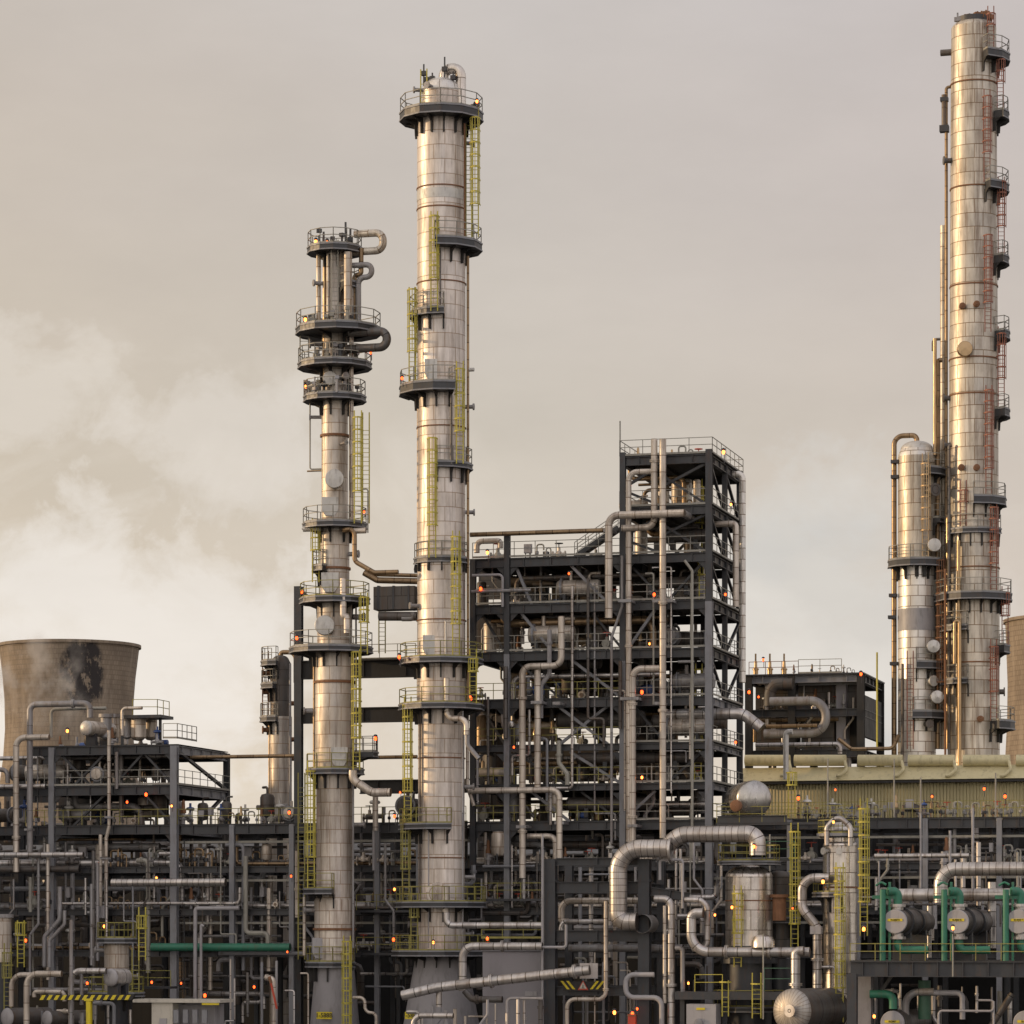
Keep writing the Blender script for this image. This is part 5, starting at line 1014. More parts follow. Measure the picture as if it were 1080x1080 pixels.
# ---- named pipes left
pipe('big pale bolted pipe rising over the roof drums in front of the cooling tower', (31.5,900,-1.4), [('v',743),('h',95),('v',757)], 6.4, 'greypipe', 'riser_pipe', 16, .5, flanges=((1,.72),))
pipe('pale pipe bending over beside the big one with ringed joints', (17,920,-1.6), [('v',778),('h',52)], 6.4, 'beigepipe', 'riser_pipe', 16, .7, flanges=((0,.26),))
pipe('thin pale hoop of pipe around the drums on the lower frame roof', (54,778,-.5), [('v',748),('h',112)], 3.5, 'rail', 'thin_pipe', 10, .35)
pipe('long slender lagged riser up the middle of the lower frame', (115,770,-.8), [('v',872),('p',112,884),('v',965)], 4, 'beigepipe', 'riser_pipe', 10, .3)
pipe('slender lagged riser running down into a grey junction box', (106,880,-.8), [('v',962)], 4, 'beigepipe', 'riser_pipe', 10)
pipe('thin pipe dropping from the roof of the lower frame beside the riser', (123,793,-.3), [('v',832)], 4, 'greypipe', 'riser_pipe', 10)
pipe('horizontal pipe ending blunt beside the lower frame post', (-20,830,-1.2), [('h',48)], 5, 'pipe', 'header_pipe', 12)
pipe('dark bent pipe above the blunt one at the picture edge', (-20,812,-1), [('h',8),('v',826)], 5, 'greypipe', 'header_pipe', 12, .5)
pipe('long pale horizontal pipe crossing the lower frame below the deck', (-20,902,-1.8), [('h',88)], 6, 'pipe', 'header_pipe', 14)
pipe('thick banded silvery pipe lying horizontally in front of the lower frame post', (118,931,-2), [('h',238)], 8.5, 'bigpipe', 'header_pipe', 20)
pipe('long brown pipe running level from the lower frame towards the tall dark post', (186,799,3), [('h',314)], 4, 'brownpipe', 'header_pipe', 12)
pipe('long brown level pipe between the tall dark post and the taller tower', (384,799,3), [('h',440)], 4, 'brownpipe', 'header_pipe', 12)
pipe('thin level pipe run through the top floor of the lower frame', (0,800,2), [('h',186)], 4.5, 'pipe', 'header_pipe', 12)
pipe('dark horizontal duct under the long pale horizontal pipe', (-20,917,-1), [('h',84)], 7, 'darkpipe', 'header_pipe', 12)
pipe('bright green pipe lying level behind the lower posts of the lower frame', (160,999,-1.0), [('h',306)], 8.5, 'green', 'header_pipe', 16)
pipe('long thin silvery pipe lying level under the banded pipe', (64,953,-.6), [('h',252),], 3.4, 'pipe', 'header_pipe', 10)
pipe('level thin pipe stepping up beside the slender tower', (195,953,-.6), [('h',253),('v',936)], 3.6, 'pipe', 'header_pipe', 10, .4)
pipe('square bent pale riser standing above the cream site cabin', (206,1055,-2), [('v',958),('h',252)], 4.4, 'grey', 'riser_pipe', 10, .2)
pipe('slimmer pale riser standing above the cream site cabin', (212,1055,-2.2), [('v',975),('p',215,977)], 3, 'grey', 'riser_pipe', 10)
pipe('bent riser with an offset in front of the lower frame, thicker one', (63,935,-2.5), [('v',970),('p',47,988),('v',1020)], 5, 'greypipe', 'riser_pipe', 12, .4)
pipe('bent riser with an offset in front of the lower frame, thinner one', (68,960,-2.8), [('v',975),('p',52,992),('v',1020)], 4, 'greypipe', 'riser_pipe', 12, .4)
pipe('pale riser with a flanged foot over the silvery bent pipe', (97,932,-2), [('v',1018)], 4.6, 'greypipe', 'riser_pipe', 12, flanges=((0,.9),))
jb = MB(); jb.box(P(106.5,962,-1.2), (.65,.3,.85)); jb.thing('junction_box', 'grey junction box between the two slender lagged risers', 'junction box', 'grey')
pipe('pale riser beside the tallest dark post passing the green pipe', (187,886,-2), [('h',199),('v',1050)], 2.6, 'grey', 'riser_pipe', 8) if 0 else None
pipe('upright pale pipe left of the slender tower down to its lowest platform', (321,1008,-4), [('v',946)], 3.6, 'beigepipe', 'riser_pipe', 10)
pipe('upright pale pipe with a fat upper sleeve between the twin towers', (396,838,-1.5), [('v',876)], 6, 'beigepipe', 'riser_pipe', 12); pipe('thin lower part of the sleeved pipe between the twin towers', (394,876,-1.5), [('v',918)], 3, 'grey', 'riser_pipe', 8)
pipe('square bent pale pipe low between the twin towers', (372,1052,-6), [('h',385),('v',1068),('h',397),('v',1130)], 3.6, 'beigepipe', 'riser_pipe', 10, .4)
pipe('thin hooked pale pipe behind the shed valves', (873,936,-13), [('v',900)], 2.4, 'grey', 'thin_pipe', 8)
# drums on the roof of the left frame
zr = LV(780)
def roofdrum(label, px, py, r, L, v, ax=(.25,1,0), mat='colA', end='white'): return hdrum(label, P(px,py,v), r/S(px,v), L, ax, mat, end, zg=zr+.05)
roofdrum('round ended pale drum on the lower frame roof, under the big pale pipe', 91, 768, 8, 3, 1)
for i,(px, py, hw, m_) in enumerate(((112,755,6,'greypipe'),(120,755,5,'colA'),(146,757,8,'colA'),(159,757,7,'beigepipe'),(134,758,4,'greypipe'))):
    tw = vdrum('x', px, 3+i%2*2, py, 778, hw, m_, False, 'small_vessel', 'vessel', 'flat', 20); reg(tw.root, 'small round topped drums on lower frame roof', px)
    tw.root.location = world(ORG[tw.root.name])
def gear(px, py, v, n=5, sc=1): pass
pipe('small arched pipe over the upright drums on the lower frame roof', (129,776,1.5), [('v',747),('h',150)], 3.6, 'beigepipe', 'thin_pipe', 10, .3)
bp_ = T('small_platform', 'railed small platform over the upright drums on the lower frame roof', 'platform', P(150,757,3))
a, b = P(128,756,2), P(170,756,2); mb = MB(); mb.box(((a.x+b.x)/2, 3.2, a.z), (b.x-a.x, 2.6, .22)); mb.build('deck', 'dark', bp_); lv_rail([P(140,755,2), P(166,755,2), P(166,755,2)+Vector((0,2.4,0))], bp_, 'olive', 1.2)
for px in (129, 169): q = P(px, 756, 3); mb = MB(); mb.box((q.x, 3, (q.z+zr)/2), (.18,.18,q.z-zr)); mb.build('post', 'dark', bp_)
rp = MB(); q = P(180,779,3)
rp.rail([P(172,779,2), P(187,779,2), P(187,779,2)+Vector((0,4,0))], 1.1, 1, .05); rp.thing('corner_railing', 'pale corner railing at the roof edge of the lower frame', 'railing', 'rail')
# ---------------------------------------------------------------- prototypes of small gear, copied onto the decks
def proto_valve(kind, mat, hw_mat):
    r = T('valve', 'x', 'valve', Vector((0,0,0))); mb = MB()
    if kind == 0:   # gate valve with hand wheel
        mb.tube([(-.55,0,.45),(.55,0,.45)], .16, 12); mb.lathe((0,0,.45), [(.22,-.18),(.26,0),(.22,.2),(.12,.3),(.12,.55)], 14)
        for x in (-.5,.45): mb.lathe((x,0,.45), [(.02,0),(.3,0),(.3,.06),(.02,.06)], 14, axis=(1,0,0))
        mb.bar((-.5,0,0),(-.5,0,.3), .12); mb.bar((.5,0,0),(.5,0,.3), .12); mb.build('valve_body', mat, r)
        w = MB(); w.bar((0,0,.9),(0,0,1.35), .06); n = 12
        for i in range(n):
            a, b = 2*PI*i/n, 2*PI*(i+1)/n; w.bar((.3*math.cos(a),.3*math.sin(a),1.3),(.3*math.cos(b),.3*math.sin(b),1.3), .05)
        w.bar((-.3,0,1.3),(.3,0,1.3), .04); w.bar((0,-.3,1.3),(0,.3,1.3), .04); w.build('hand_wheel', hw_mat, r)
    elif kind == 1: # actuator valve with diaphragm head
        mb.tube([(-.6,0,.4),(.6,0,.4)], .14, 12); mb.lathe((0,0,.4), [(.24,-.15),(.28,.05),(.14,.3),(.1,.9)], 14); mb.bar((-.55,0,0),(-.55,0,.3), .1); mb.bar((.55,0,0),(.55,0,.3), .1); mb.build('valve_body', mat, r)
        w = MB(); w.lathe((0,0,1.2), [(.02,0),(.3,.03),(.36,.1),(.36,.16),(.3,.24),(.1,.3),(.1,.6),(.02,.6)], 18); w.bar((-.14,0,.6),(-.14,0,1.22), .05); w.bar((.14,0,.6),(.14,0,1.22), .05); w.build('actuator', hw_mat, r)
    elif kind == 2: # tall relief valve with bonnet
        mb.tube([(0,0,0),(0,0,.8)], .13, 12); mb.tube([(0,0,.6),(.5,0,.6)], .13, 10); mb.lathe((.42,0,.6), [(.02,0),(.24,0),(.24,.07),(.02,.07)], 14, axis=(1,0,0)); mb.lathe((0,0,.35), [(.02,0),(.26,0),(.26,.1),(.02,.1)], 14); mb.build('valve_body', mat, r)
        w = MB(); w.lathe((0,0,.8), [(.2,0),(.2,.2),(.13,.35),(.11,.85),(.04,.95),(.02,.95)], 14); w.build('bonnet', hw_mat, r)
    elif kind == 3: # vertical drain loop with hooks
        mb.tube([(-.5,0,0),(-.5,0,1.2),(.1,0,1.2),(.1,0,.7)], .07, 8, .2); mb.tube([(.3,.1,0),(.3,.1,.9),(.7,.1,.9),(.7,.1,0)], .06, 8, .2); mb.build('pipe_loop', mat, r)
        w = MB(); w.lathe((-.5,0,.5), [(.07,-.16),(.16,-.12),(.16,.12),(.07,.16)], 10); w.lathe((.3,.1,.45), [(.06,-.14),(.15,-.1),(.15,.1),(.06,.14)], 10); w.build('inline_valve', hw_mat, r)
    return r
def proto_box():
    r = T('junction_box', 'x', 'junction box', Vector((0,0,0))); mb = MB(); mb.box((0,0,1.15), (.6,.28,.7)); mb.box((0,-.15,1.15), (.5,.03,.6)); mb.build('enclosure', 'grey', r)
    mb = MB(); mb.bar((-.2,0,0),(-.2,0,.82), .06); mb.bar((.2,0,0),(.2,0,.82), .06); mb.build('stand', 'dark', r)
    mb = MB(); mb.tube([(.1,.05,.8),(.1,.05,.1)], .03, 6); mb.build('cable_conduit', 'black', r); return r
def proto_motor():
    r = T('pump_motor', 'x', 'pump', Vector((0,0,0))); mb = MB(); mb.lathe((-.1,0,.6), [(.02,0),(.3,.02),(.33,.1),(.33,.7),(.3,.78),(.02,.8)], 18, axis=(1,0,0)); mb.build('motor_casing', 'blue', r)
    mb = MB(); mb.lathe((-.55,0,.6), [(.02,0),(.32,.05),(.32,.25),(.15,.4)], 16, axis=(1,0,0)); mb.tube([(-.45,0,.8),(-.45,0,1.5)], .12, 10); mb.build('pump_casing', 'mid', r)
    mb = MB(); mb.box((0,0,.14), (1.6,.6,.22)); mb.build('bedplate', 'dark', r); return r
def proto_exch(mat='greypipe'):
    r = T('small_exchanger', 'x', 'heat exchanger', Vector((0,0,0))); mb = MB(); mb.lathe((-1.6,0,1.1), [(.02,0),(.5,.06),(.58,.2),(.58,2.9),(.5,3.05),(.02,3.15)], 22, axis=(1,0,0)); mb.build('shell', mat, r)
    for x in (-1.0, .9):
        mb = MB(); mb.box((x,0,.35), (.2,.9,.7)); mb.build('saddle', 'dark', r)
    mb = MB(); mb.lathe((-1.3,0,1.1), [(.56,0),(.72,0),(.72,.14),(.56,.14)], 22, axis=(1,0,0)); mb.build('girth_flange', 'mid', r)
    mb = MB(); mb.tube([(-.6,0,1.6),(-.6,0,2.3)], .13, 10); mb.build('nozzle', mat, r); mb = MB(); mb.tube([(.7,0,1.6),(.7,0,2.1),(1.5,0,2.1)], .1, 10, .25); mb.build('nozzle', mat, r); return r
def proto_pot(mat):
    r = T('small_vessel', 'x', 'vessel', Vector((0,0,0))); mb = MB(); mb.lathe((0,0,0), [(.02,.5),(.4,.58),(.5,.75),(.5,1.9),(.4,2.1),(.02,2.2)], 20); mb.build('shell', mat, r)
    for a in (.5, 2.6, 4.7):
        mb = MB(); mb.bar((.4*math.cos(a),.4*math.sin(a),0),(.42*math.cos(a),.42*math.sin(a),.8), .09); mb.build('leg', 'dark', r)
    mb = MB(); mb.tube([(0,0,2.15),(0,0,2.6),(.6,0,2.6)], .09, 8, .2); mb.build('top_pipe', mat, r); return r
PV = [proto_valve(0,'rail','red'), proto_valve(1,'greypipe','blue'), proto_valve(2,'grey','rust'), proto_valve(3,'rail','greypipe'), proto_valve(0,'beigepipe','dark'), proto_valve(2,'darkpipe','brass'), proto_valve(3,'brownpipe','dark'), proto_valve(1,'darkpipe','white')]
PB = proto_box(); PM = proto_motor(); PE = [proto_exch('greypipe'), proto_exch('duct'), proto_exch('colA')]; PP = [proto_pot('colA'), proto_pot('greypipe'), proto_pot('duct')]
for q in PV+[PB, PM]+PE+PP: q.location = (0, -900, -60)
USED = set()
def place(src, px, v, z, phrase, s=1, rz=0, grp=None, way='from the cooling tower'):
    loc = Vector((U(px, v), v, z))
    if src.name not in USED and s == 1 and False: pass
    c = copy_tree(src, loc, rz, s); c['group'] = grp or phrase; USED.add(src.name); return reg(c, phrase, px, way)
decks = [  # name, z level py, x0, x1, v range, number
 ('on the rack deck before slender tower', 867, 192, 312, (.6, 5), 17, 'mix'),
 ('on rack deck between twin towers', 867, 385, 440, (.6, 6), 6, 'mix'),
 ('on rack deck before beige shed', 867, 838, 1078, (.6, 3), 34, 'tall'),
 ('on rack deck inside lower steel frame', 867, 0, 180, (.6, 6), 12, 'mix'),
 ('on lower steel frame middle floor', 824, 32, 180, (.6, 7), 12, 'mix'),
 ('on lower steel frame roof', 780, 60, 182, (.8, 9), 9, 'mix'),
 ('on tall frame long upper deck', 589, 503, 640, (.6, 9), 7, 'low'),
 ('on tall frame second deck', 638, 503, 740, (.5, 6), 14, 'mix'),
 ('on tall frame third deck', 688, 503, 740, (.5, 6), 14, 'mix'),
 ('on tall frame fourth deck', 738, 503, 740, (.5, 6), 13, 'mix'),
 ('on tall frame fifth deck', 786, 503, 740, (.5, 6), 10, 'mix'),
 ('on tall frame sixth deck', 828, 503, 740, (.5, 6), 14, 'mix'),
 ('on tall frame seventh deck', 867, 503, 740, (.5, 6), 16, 'mix'),
 ('on the roof of the higher bay', 487, 662, 742, (.5, 9), 6, 'low'),
 ('on higher bay upper floor', 540, 662, 742, (1, 9), 6, 'mix'),
]
for nm, py, x0, x1, (va, vb), n, kind in decks:
    z = LV(py)+.07
    for i in range(n):
        px = x0 + (x1-x0)*(i+rnd.uniform(.1,.9))/n; v = rnd.uniform(va, vb); k = rnd.random(); s = rnd.uniform(.65, 1.1)
        rz = rnd.choice((0, 0, PI/2, rnd.uniform(0,6)))
        if kind == 'tall': src = PV[1] if i in (8, 19) else rnd.choice((PV[3], PV[3], PV[7], PV[0], PV[6], PV[6], PV[5], PB)); s *= .85
        elif kind == 'low': src = rnd.choice((PV[0], PV[3], PV[4], PB, PV[5]))
        else: src = rnd.choice(PV+[PB]+PP) if k < .82 else rnd.choice(PE+[PM])
        place(src, px, v, z, {'v':'small valves','j':'small junction boxes','p':'small pumps'}.get(src.name[0], 'small exchangers' if 'exch' in src.name else 'small upright drums')+' '+nm, s, rz)
for nm, py, x0, x1, n in (('on second shelf under slender tower rack', 912, 192, 312, 10), ('on third shelf under slender tower rack', 958, 192, 312, 8), ('on shelf under lower frame deck', 912, 30, 180, 11), ('on middle shelf under lower frame', 958, 0, 180, 9), ('on lowest shelf under lower frame', 1003, 0, 180, 8), ('on shelf under tall frame deck', 912, 503, 740, 14), ('on middle shelf under tall frame', 958, 503, 580, 6), ('on shelf before beige shed', 912, 838, 1078, 16), ('on middle shelf behind exchangers', 958, 905, 1078, 8), ('on shelf between twin towers', 912, 378, 440, 6), ('on middle shelf between twin towers', 958, 378, 440, 5), ('on lowest shelf between twin towers', 1003, 378, 440, 5), ('on cooler block roof', 0, 835, 905, 6), ('on cooler block middle floor', 1, 795, 900, 7)):
    for i in range(n):
        px = x0 + (x1-x0)*(i+rnd.uniform(.1,.9))/n; s_ = rnd.uniform(.6, 1.1); src = rnd.choice((PV[0], PV[4], PV[2], PV[3], PV[6], PB, PP[2] if py == 0 else PP[0], PV[7], PV[3], PV[6])); s_ *= .6 if py == 0 else 1
        v, z = (rnd.uniform(-.1, 2.2), LV(py)+.02) if py > 1 else (rnd.uniform(28.6, 31), HS(712)+.1 if py == 0 else HS(752)+.3)
        place(src, px, v, z, ('small drums ' if src in PP else 'small junction boxes ' if src is PB else 'small valves ')+nm, s_, rnd.choice((0, 0, PI/2)))
# larger drums and exchangers inside the tall frame
big = [(517,688,2,7,32,'colA'),(508,638,3,5,28,'duct'),(600,638,5,8,34,'duct'),(625,688,4,7,30,'greypipe'),(715,540,6,7,36,'colA'),(730,589,5,8,40,'duct'),(676,589,6,7,34,'beigepipe'),(700,540,8,6,38,'beigepipe'),(725,540,7,5,40,'colD'),(735,540,4,4,34,'colA'),(520,828,6,11,66,'duct'),(508,786,4,6,34,'brownpipe'),(690,638,5,6,26,'darkpipe'),(720,738,4,7,30,'duct'),(610,738,5,9,26,'duct'),(700,828,4,9,30,'greypipe'),(575,867,5,6,22,'duct'),(630,867,3,6,20,'brownpipe'),(690,867,4,6,24,'darkpipe'),(540,867,4,5,24,'colA')]
for px, py, v, hw, hh, m_ in big:
    p1 = proj((U(px, v), v, LV(py)))[1]; tw = vdrum('x', px, v, p1-hh, p1-3, hw, m_, False, 'process_drum', 'vessel', 'dome', 24); reg(tw.root, 'larger upright drums inside the tall frame', px, 'from the twin towers', px)
    tw.root['group'] = 'upright drums inside the tall frame'
    for dx in (-.6, .6): mb = MB(); mb.box((tw.u+dx*tw.r(hw), v, LV(py)+.25), (.2,.3,.5)); mb.build('leg', 'dark', tw.root)
for px, py, v, r, L, m_ in ((560,700,3,7,5,'darkpipe'),(590,760,2,9,6,'duct'),(610,800,1.5,6,9,'darkpipe'),(500,815,1,5,2.5,'beigepipe'),(700,566,3,7,3,'darkpipe'),(575,655,2,6,4,'greypipe'),(690,615,2,6,3,'duct'),(535,614,4,6,6,'duct'),(690,762,2,8,5,'duct'),(600,848,1.5,7,6,'darkpipe')):
    x = hdrum('x', P(px,py,v), r/S(px,v), L, (1,.0,0), m_, m_, 'horizontal_drum', 'vessel', zg=P(px,py,v).z-r/S(px,v)-.5); reg(x, 'horizontal drums inside the tall frame', py, 'from the top', py)
    x['group'] = 'horizontal drums inside the tall frame'
# ---------------------------------------------------------------- pipe runs lying on the racks
def runs(nm, x0, x1, levels, per, vr=(.5, 9.5)):
    for li, py in enumerate(levels):
        n = per
        for i in range(n):
            v = vr[0]+(vr[1]-vr[0])*(i+rnd.uniform(.2,.8))/n; d = rnd.choice((3,4,4,5,6,7,8)); zc = LV(py)+.06+d/30
            a = x0 if rnd.random() < .75 else x0+(x1-x0)*rnd.uniform(.1,.5); b = x1 if rnd.random() < .7 else x1-(x1-x0)*rnd.uniform(.05,.4)
            pts = [Vector((U(a,v),v,zc)), Vector((U(b,v),v,zc))]
            if rnd.random() < .5: pts.append(pts[-1]+Vector((0,0,rnd.choice((-1,1))*rnd.uniform(1.2,3.2))))
            if rnd.random() < .3: pts.insert(0, pts[0]+Vector((0,0,rnd.uniform(1,2.6))))
            mb = MB(); mb.tube(pts, d/30, 10, d/12); o = mb.thing('rack_pipe', 'x', 'pipe', rnd.choice(('pipe','pipe','greypipe','darkpipe','beigepipe','beigepipe','brownpipe')), 'pipes lying on '+nm[0]); reg(o, 'pipes lying on the '+nm[1+li], v, 'back', v)
runs(('the lower rack shelves','lowest shelf below lower steel frame','second shelf below lower steel frame','third shelf below lower steel frame'), -40, 190, (1003,958,912), 6)
runs(('the lower rack shelves','lowest shelf beside the slender tower','second shelf beside the slender tower','third shelf beside the slender tower'), 192, 490, (1003,958,912), 6)
runs(('the tall frame shelves','lowest shelf under the tall frame','second shelf under the tall frame','third shelf under the tall frame'), 500, 745, (1003,958,912), 6)
runs(('the exchanger side rack shelves','second shelf behind the exchangers','third shelf behind the exchangers'), 756, 1110, (958,912), 7)
def hang(nm, x0, x1, pys, vr):
    for li, py in enumerate(pys):
        for i in range(3):
            v = rnd.uniform(*vr); d = rnd.choice((3,4,5,6,8)); zc = LV(py)-.62-d/30-rnd.uniform(0,.9); a = rnd.uniform(x0, (x0*2+x1)/3); b = rnd.uniform((x0+2*x1)/3, x1)
            if i == 0: pts = [(U(a,v),v,zc+1.0),(U(a,v),v,zc),(U(b,v),v,zc),(U(b,v),v,zc-2)]
            elif i == 1: pts = [(U(a,v),v,zc),(U(b,v),v,zc),(U(b,v),v+2,zc)]
            else: pts = [(U(a,v),v,zc-1.7),(U(a,v),v,zc),(U(b,v),v,zc)]
            mb = MB(); mb.tube(pts, d/30, 10, d/10); o = mb.thing('hanging_pipe', 'x', 'pipe', rnd.choice(('pipe','greypipe','darkpipe','darkpipe','brownpipe')), 'pipes hung under '+nm); reg(o, 'bent pipes hung under decks of '+nm, py+v*.1, 'from the top', py+v*.1)
hang('the tall frame', 503, 742, (589,638,688,738,786,828,867), (.8, 7)); hang('the lower steel frame', 32, 182, (780,824,867), (.8, 7)); hang('the cooler block', 795, 903, (712,752), (28.5, 31)); hang('the higher bay', 664, 742, (487,540), (1.5, 8))
# ---------------------------------------------------------------- small uprights in front of and in the racks
def uprights(nm, x0, x1, n, ya, yb, va, vb, mats=('greypipe','pipe','mid','darkpipe','grey','pipe','rail','beigepipe')):
    for i in range(n):
        px = x0+(x1-x0)*(i+rnd.uniform(.1,.9))/n; v = rnd.uniform(va, vb); a = rnd.uniform(*ya); b = rnd.uniform(*yb); d = rnd.choice((1.6,2,2.4,3,3,4,5)); k = rnd.random()
        if k < .35: mv = [('v',b)]
        elif k < .6: mv = [('v',b),('h',px+rnd.choice((-1,1))*rnd.uniform(8,26)),('v',b+rnd.uniform(12,40))]
        elif k < .8: st_ = [('h',px+rnd.uniform(8,22)),('v',b)]; mv = st_
        else: mv = [('v',(a+b)/2),('p',px+rnd.choice((-9,9)),(a+b)/2+12),('v',b)]
        pipe('x', (px,a,v), mv, d, rnd.choice(mats), 'upright_pipe', 8, d/14, phrase=nm, group=nm, bseg=4, flanges=((0, rnd.uniform(.2,.7)),) if d > 2.2 and rnd.random() < .65 else ())
uprights('slim uprights below the lower steel frame', 0, 185, 20, (880,930), (950,1060), -2.4, 2)
uprights('slim uprights between lower frame and slender tower', 190, 325, 15, (885,940), (960,1060), -1.5, 3)
uprights('slim uprights between the twin towers', 376, 436, 9, (870,930), (950,1060), -1.5, 4)
uprights('slim uprights at foot of the tall frame', 498, 574, 12, (872,930), (930,990), -1.4, 3)
uprights('slim uprights behind the heavy portal frame', 590, 672, 12, (880,920), (960,1060), -9, 2)
uprights('slim uprights between portal frame and domed drum', 700, 765, 9, (880,930), (950,1050), -6, 2)
uprights('slim uprights below rack behind the exchangers', 915, 1078, 20, (880,910), (930,990), -2, 5)
uprights('slim uprights on the tall frame front', 500, 745, 20, (595,800), (700,880), -.6, .0)
uprights('slim uprights inside the lower steel frame', 30, 182, 10, (786,830), (840,870), .5, 7)
uprights('slim pipes shaded beneath the exchanger deck', 915, 1078, 11, (1036,1050), (1065,1100), -17, -12)
uprights('thin pipes low beside the cream cabin', 235, 320, 8, (1010,1055), (1070,1110), -13, -9)
uprights('thin pipes low before the grey cabin', 505, 572, 6, (1050,1070), (1085,1110), -17.5, -15.5)
uprights('thin pipes low around the striped barrier', 30, 140, 9, (1058,1068), (1085,1110), -18.5, -14)
uprights('thin pipes low in front of the twin towers', 425, 500, 9, (1060,1075), (1085,1110), -16, -13)
for w_, (ya_, yb_) in (('second', (592,636)), ('third', (641,686)), ('fourth', (691,736)), ('fifth', (741,784)), ('sixth', (789,826)), ('seventh', (831,865))):
    uprights('slim uprights inside tall frame below %s deck' % w_, 503, 740, 8, (ya_, ya_+6), (yb_-8, yb_), .8, 7, ('pipe','greypipe','rail','beigepipe','darkpipe'))
uprights('slim pipes inside the dark cooler block', 797, 903, 9, (716,750), (765,792), 28.3, 30)
uprights('thin pipes low inside the portal frame', 590, 672, 12, (1000,1050), (1070,1110), -13, -8)
uprights('thin pipes low beside the round ended drum', 850, 895, 6, (1010,1045), (1070,1110), -14, -10)
# ---------------------------------------------------------------- cross pipes low, between foreground pieces
def crosses(nm, x0, x1, n, ya, yb, va, vb):
    for i in range(n):
        py = ya+(yb-ya)*(i+rnd.random())/n; v = rnd.uniform(va, vb); a = rnd.uniform(x0, x0+(x1-x0)*.4); b = rnd.uniform(x0+(x1-x0)*.6, x1); d = rnd.choice((2,3,4,5,6)); mv = [('h',b)]
        if rnd.random() < .6: mv.append(('v', py+rnd.choice((-1,1))*rnd.uniform(10,30)))
        pipe('x', (a,py,v), mv, d, rnd.choice(('greypipe','darkpipe','darkpipe','mid','pipe')), 'level_pipe', 8, d/12, group=nm, bseg=4); o = bpy.data.objects[sorted([k for k in ORG if k.startswith('level_pipe')])[-1]]; reg(o, nm, py, 'from the top', py)
crosses('level pipes crossing low below the lower steel frame', 0, 180, 8, 885, 1060, -1.5, 4)
crosses('level pipes crossing low beside the slender tower', 195, 325, 9, 885, 1060, -1, 5)
crosses('level pipes crossing between the feet of the twin towers', 375, 436, 8, 880, 1060, -1, 5)
crosses('level pipes crossing at the foot of the tall frame', 498, 575, 8, 880, 990, -1, 5)
crosses('level pipes crossing inside the heavy portal frame', 590, 674, 9, 915, 1070, -11, -6)
crosses('level pipes crossing between portal frame and domed drum', 688, 765, 7, 920, 1050, -8, 0)
crosses('level pipes crossing behind the exchangers', 915, 1080, 9, 880, 960, -4, 5)
# far tangled mass nobody could count
mb = MB(); r2 = random.Random(3)
for i in range(420):
    px = r2.uniform(-60, 1140); v = r2.uniform(13, 27); py = r2.uniform(880, 1060); d = r2.choice((.12,.16,.2,.3)); p = P(px, py, v); q = p.copy()
    if r2.random() < .5: q.x += r2.uniform(1,6); m3 = [p, q, q+Vector((0,0,r2.uniform(-2,2)))]
    else: q.z += r2.uniform(1.5,5); m3 = [p, q, q+Vector((r2.uniform(-1.5,1.5),0,0))]
    mb.tube(m3, d, 6, d*2.5, bseg=2)
o = mb.build('background_pipework', 'darkpipe'); tag(o, 'tangled mass of grey pipes deep behind the racks', 'pipework', kind='stuff')
# grating walkways + railings low levels
for i, (x0, x1, py, v, m_, lab) in enumerate(((376,440,960,-1.2,'olive','olive railing low between the twin towers'),(376,436,1005,-1.4,'olive','lower olive railing between the twin towers'),(85,180,1040,-9,'olive','yellowish railing behind the small upright beige vessel'),(500,574,948,-1.2,'olive','olive railing at the foot of the tall frame'),(808,838,905,-9,'dgreen','dull green railing beside the domed drum top'),(756,900,868,-3,'olive','olive railing behind the arched vessel on the rack'))):
    a, b = P(x0, py, v), P(x1, py, v); r = T('walkway', lab.replace('railing','railed walkway'), 'walkway', (a+b)/2); mb = MB(); b.z = a.z; mb.box(((a.x+b.x)/2, v+.6, a.z-.08), (b.x-a.x, 1.4, .16)); mb.build('deck', 'dark', r); lv_rail([a, b], r, m_)
for i, (px, a, b, v, m_, lab) in enumerate(((741,590,640,2,'yellow','tall yellow caged ladder high inside the steel frame'),(737,700,740,2,'yellow','short yellow caged ladder inside the steel frame, fourth deck'),(736,745,828,2,'yellow','yellow caged ladder lower inside the steel frame'),(737,505,585,5,'yellow','yellow caged ladder inside the higher bay'),(835,815,862,0,'yellow','yellow caged ladder at the corner of the beige shed'),(240,925,985,1,'dark','dark ladder on the post beside the cream cabin'),(191,886,1050,.4,'dark','dark vertical ladder tray along the lower frame post'))):
    mb = MB(); mb.ladder(U(px,v), v, P(px,b,v).z, P(px,a,v).z-1, R(270)+TH, m_ == 'yellow'); mb.thing('caged_ladder' if m_ == 'yellow' else 'ladder', lab, 'ladder', m_)
# thin cables, poles in front of the shed
for i, (px, a, b, v) in enumerate(((873,800,862,-.5),(943,800,862,-.5),(971,820,880,-.5),(1050,815,862,-.5),(812,880,1060,-6),(728,880,960,-3),(716,970,1000,-10),(805,985,1075,-17.2),(1005,985,1030,-20.6),(573,900,1000,-14.6))):
    pipe('x', (px,b,v), [('v',a)], 1.6, 'rail', 'lamp_pole', 6, phrase='very thin pale poles rising above decks', group='thin pale poles')
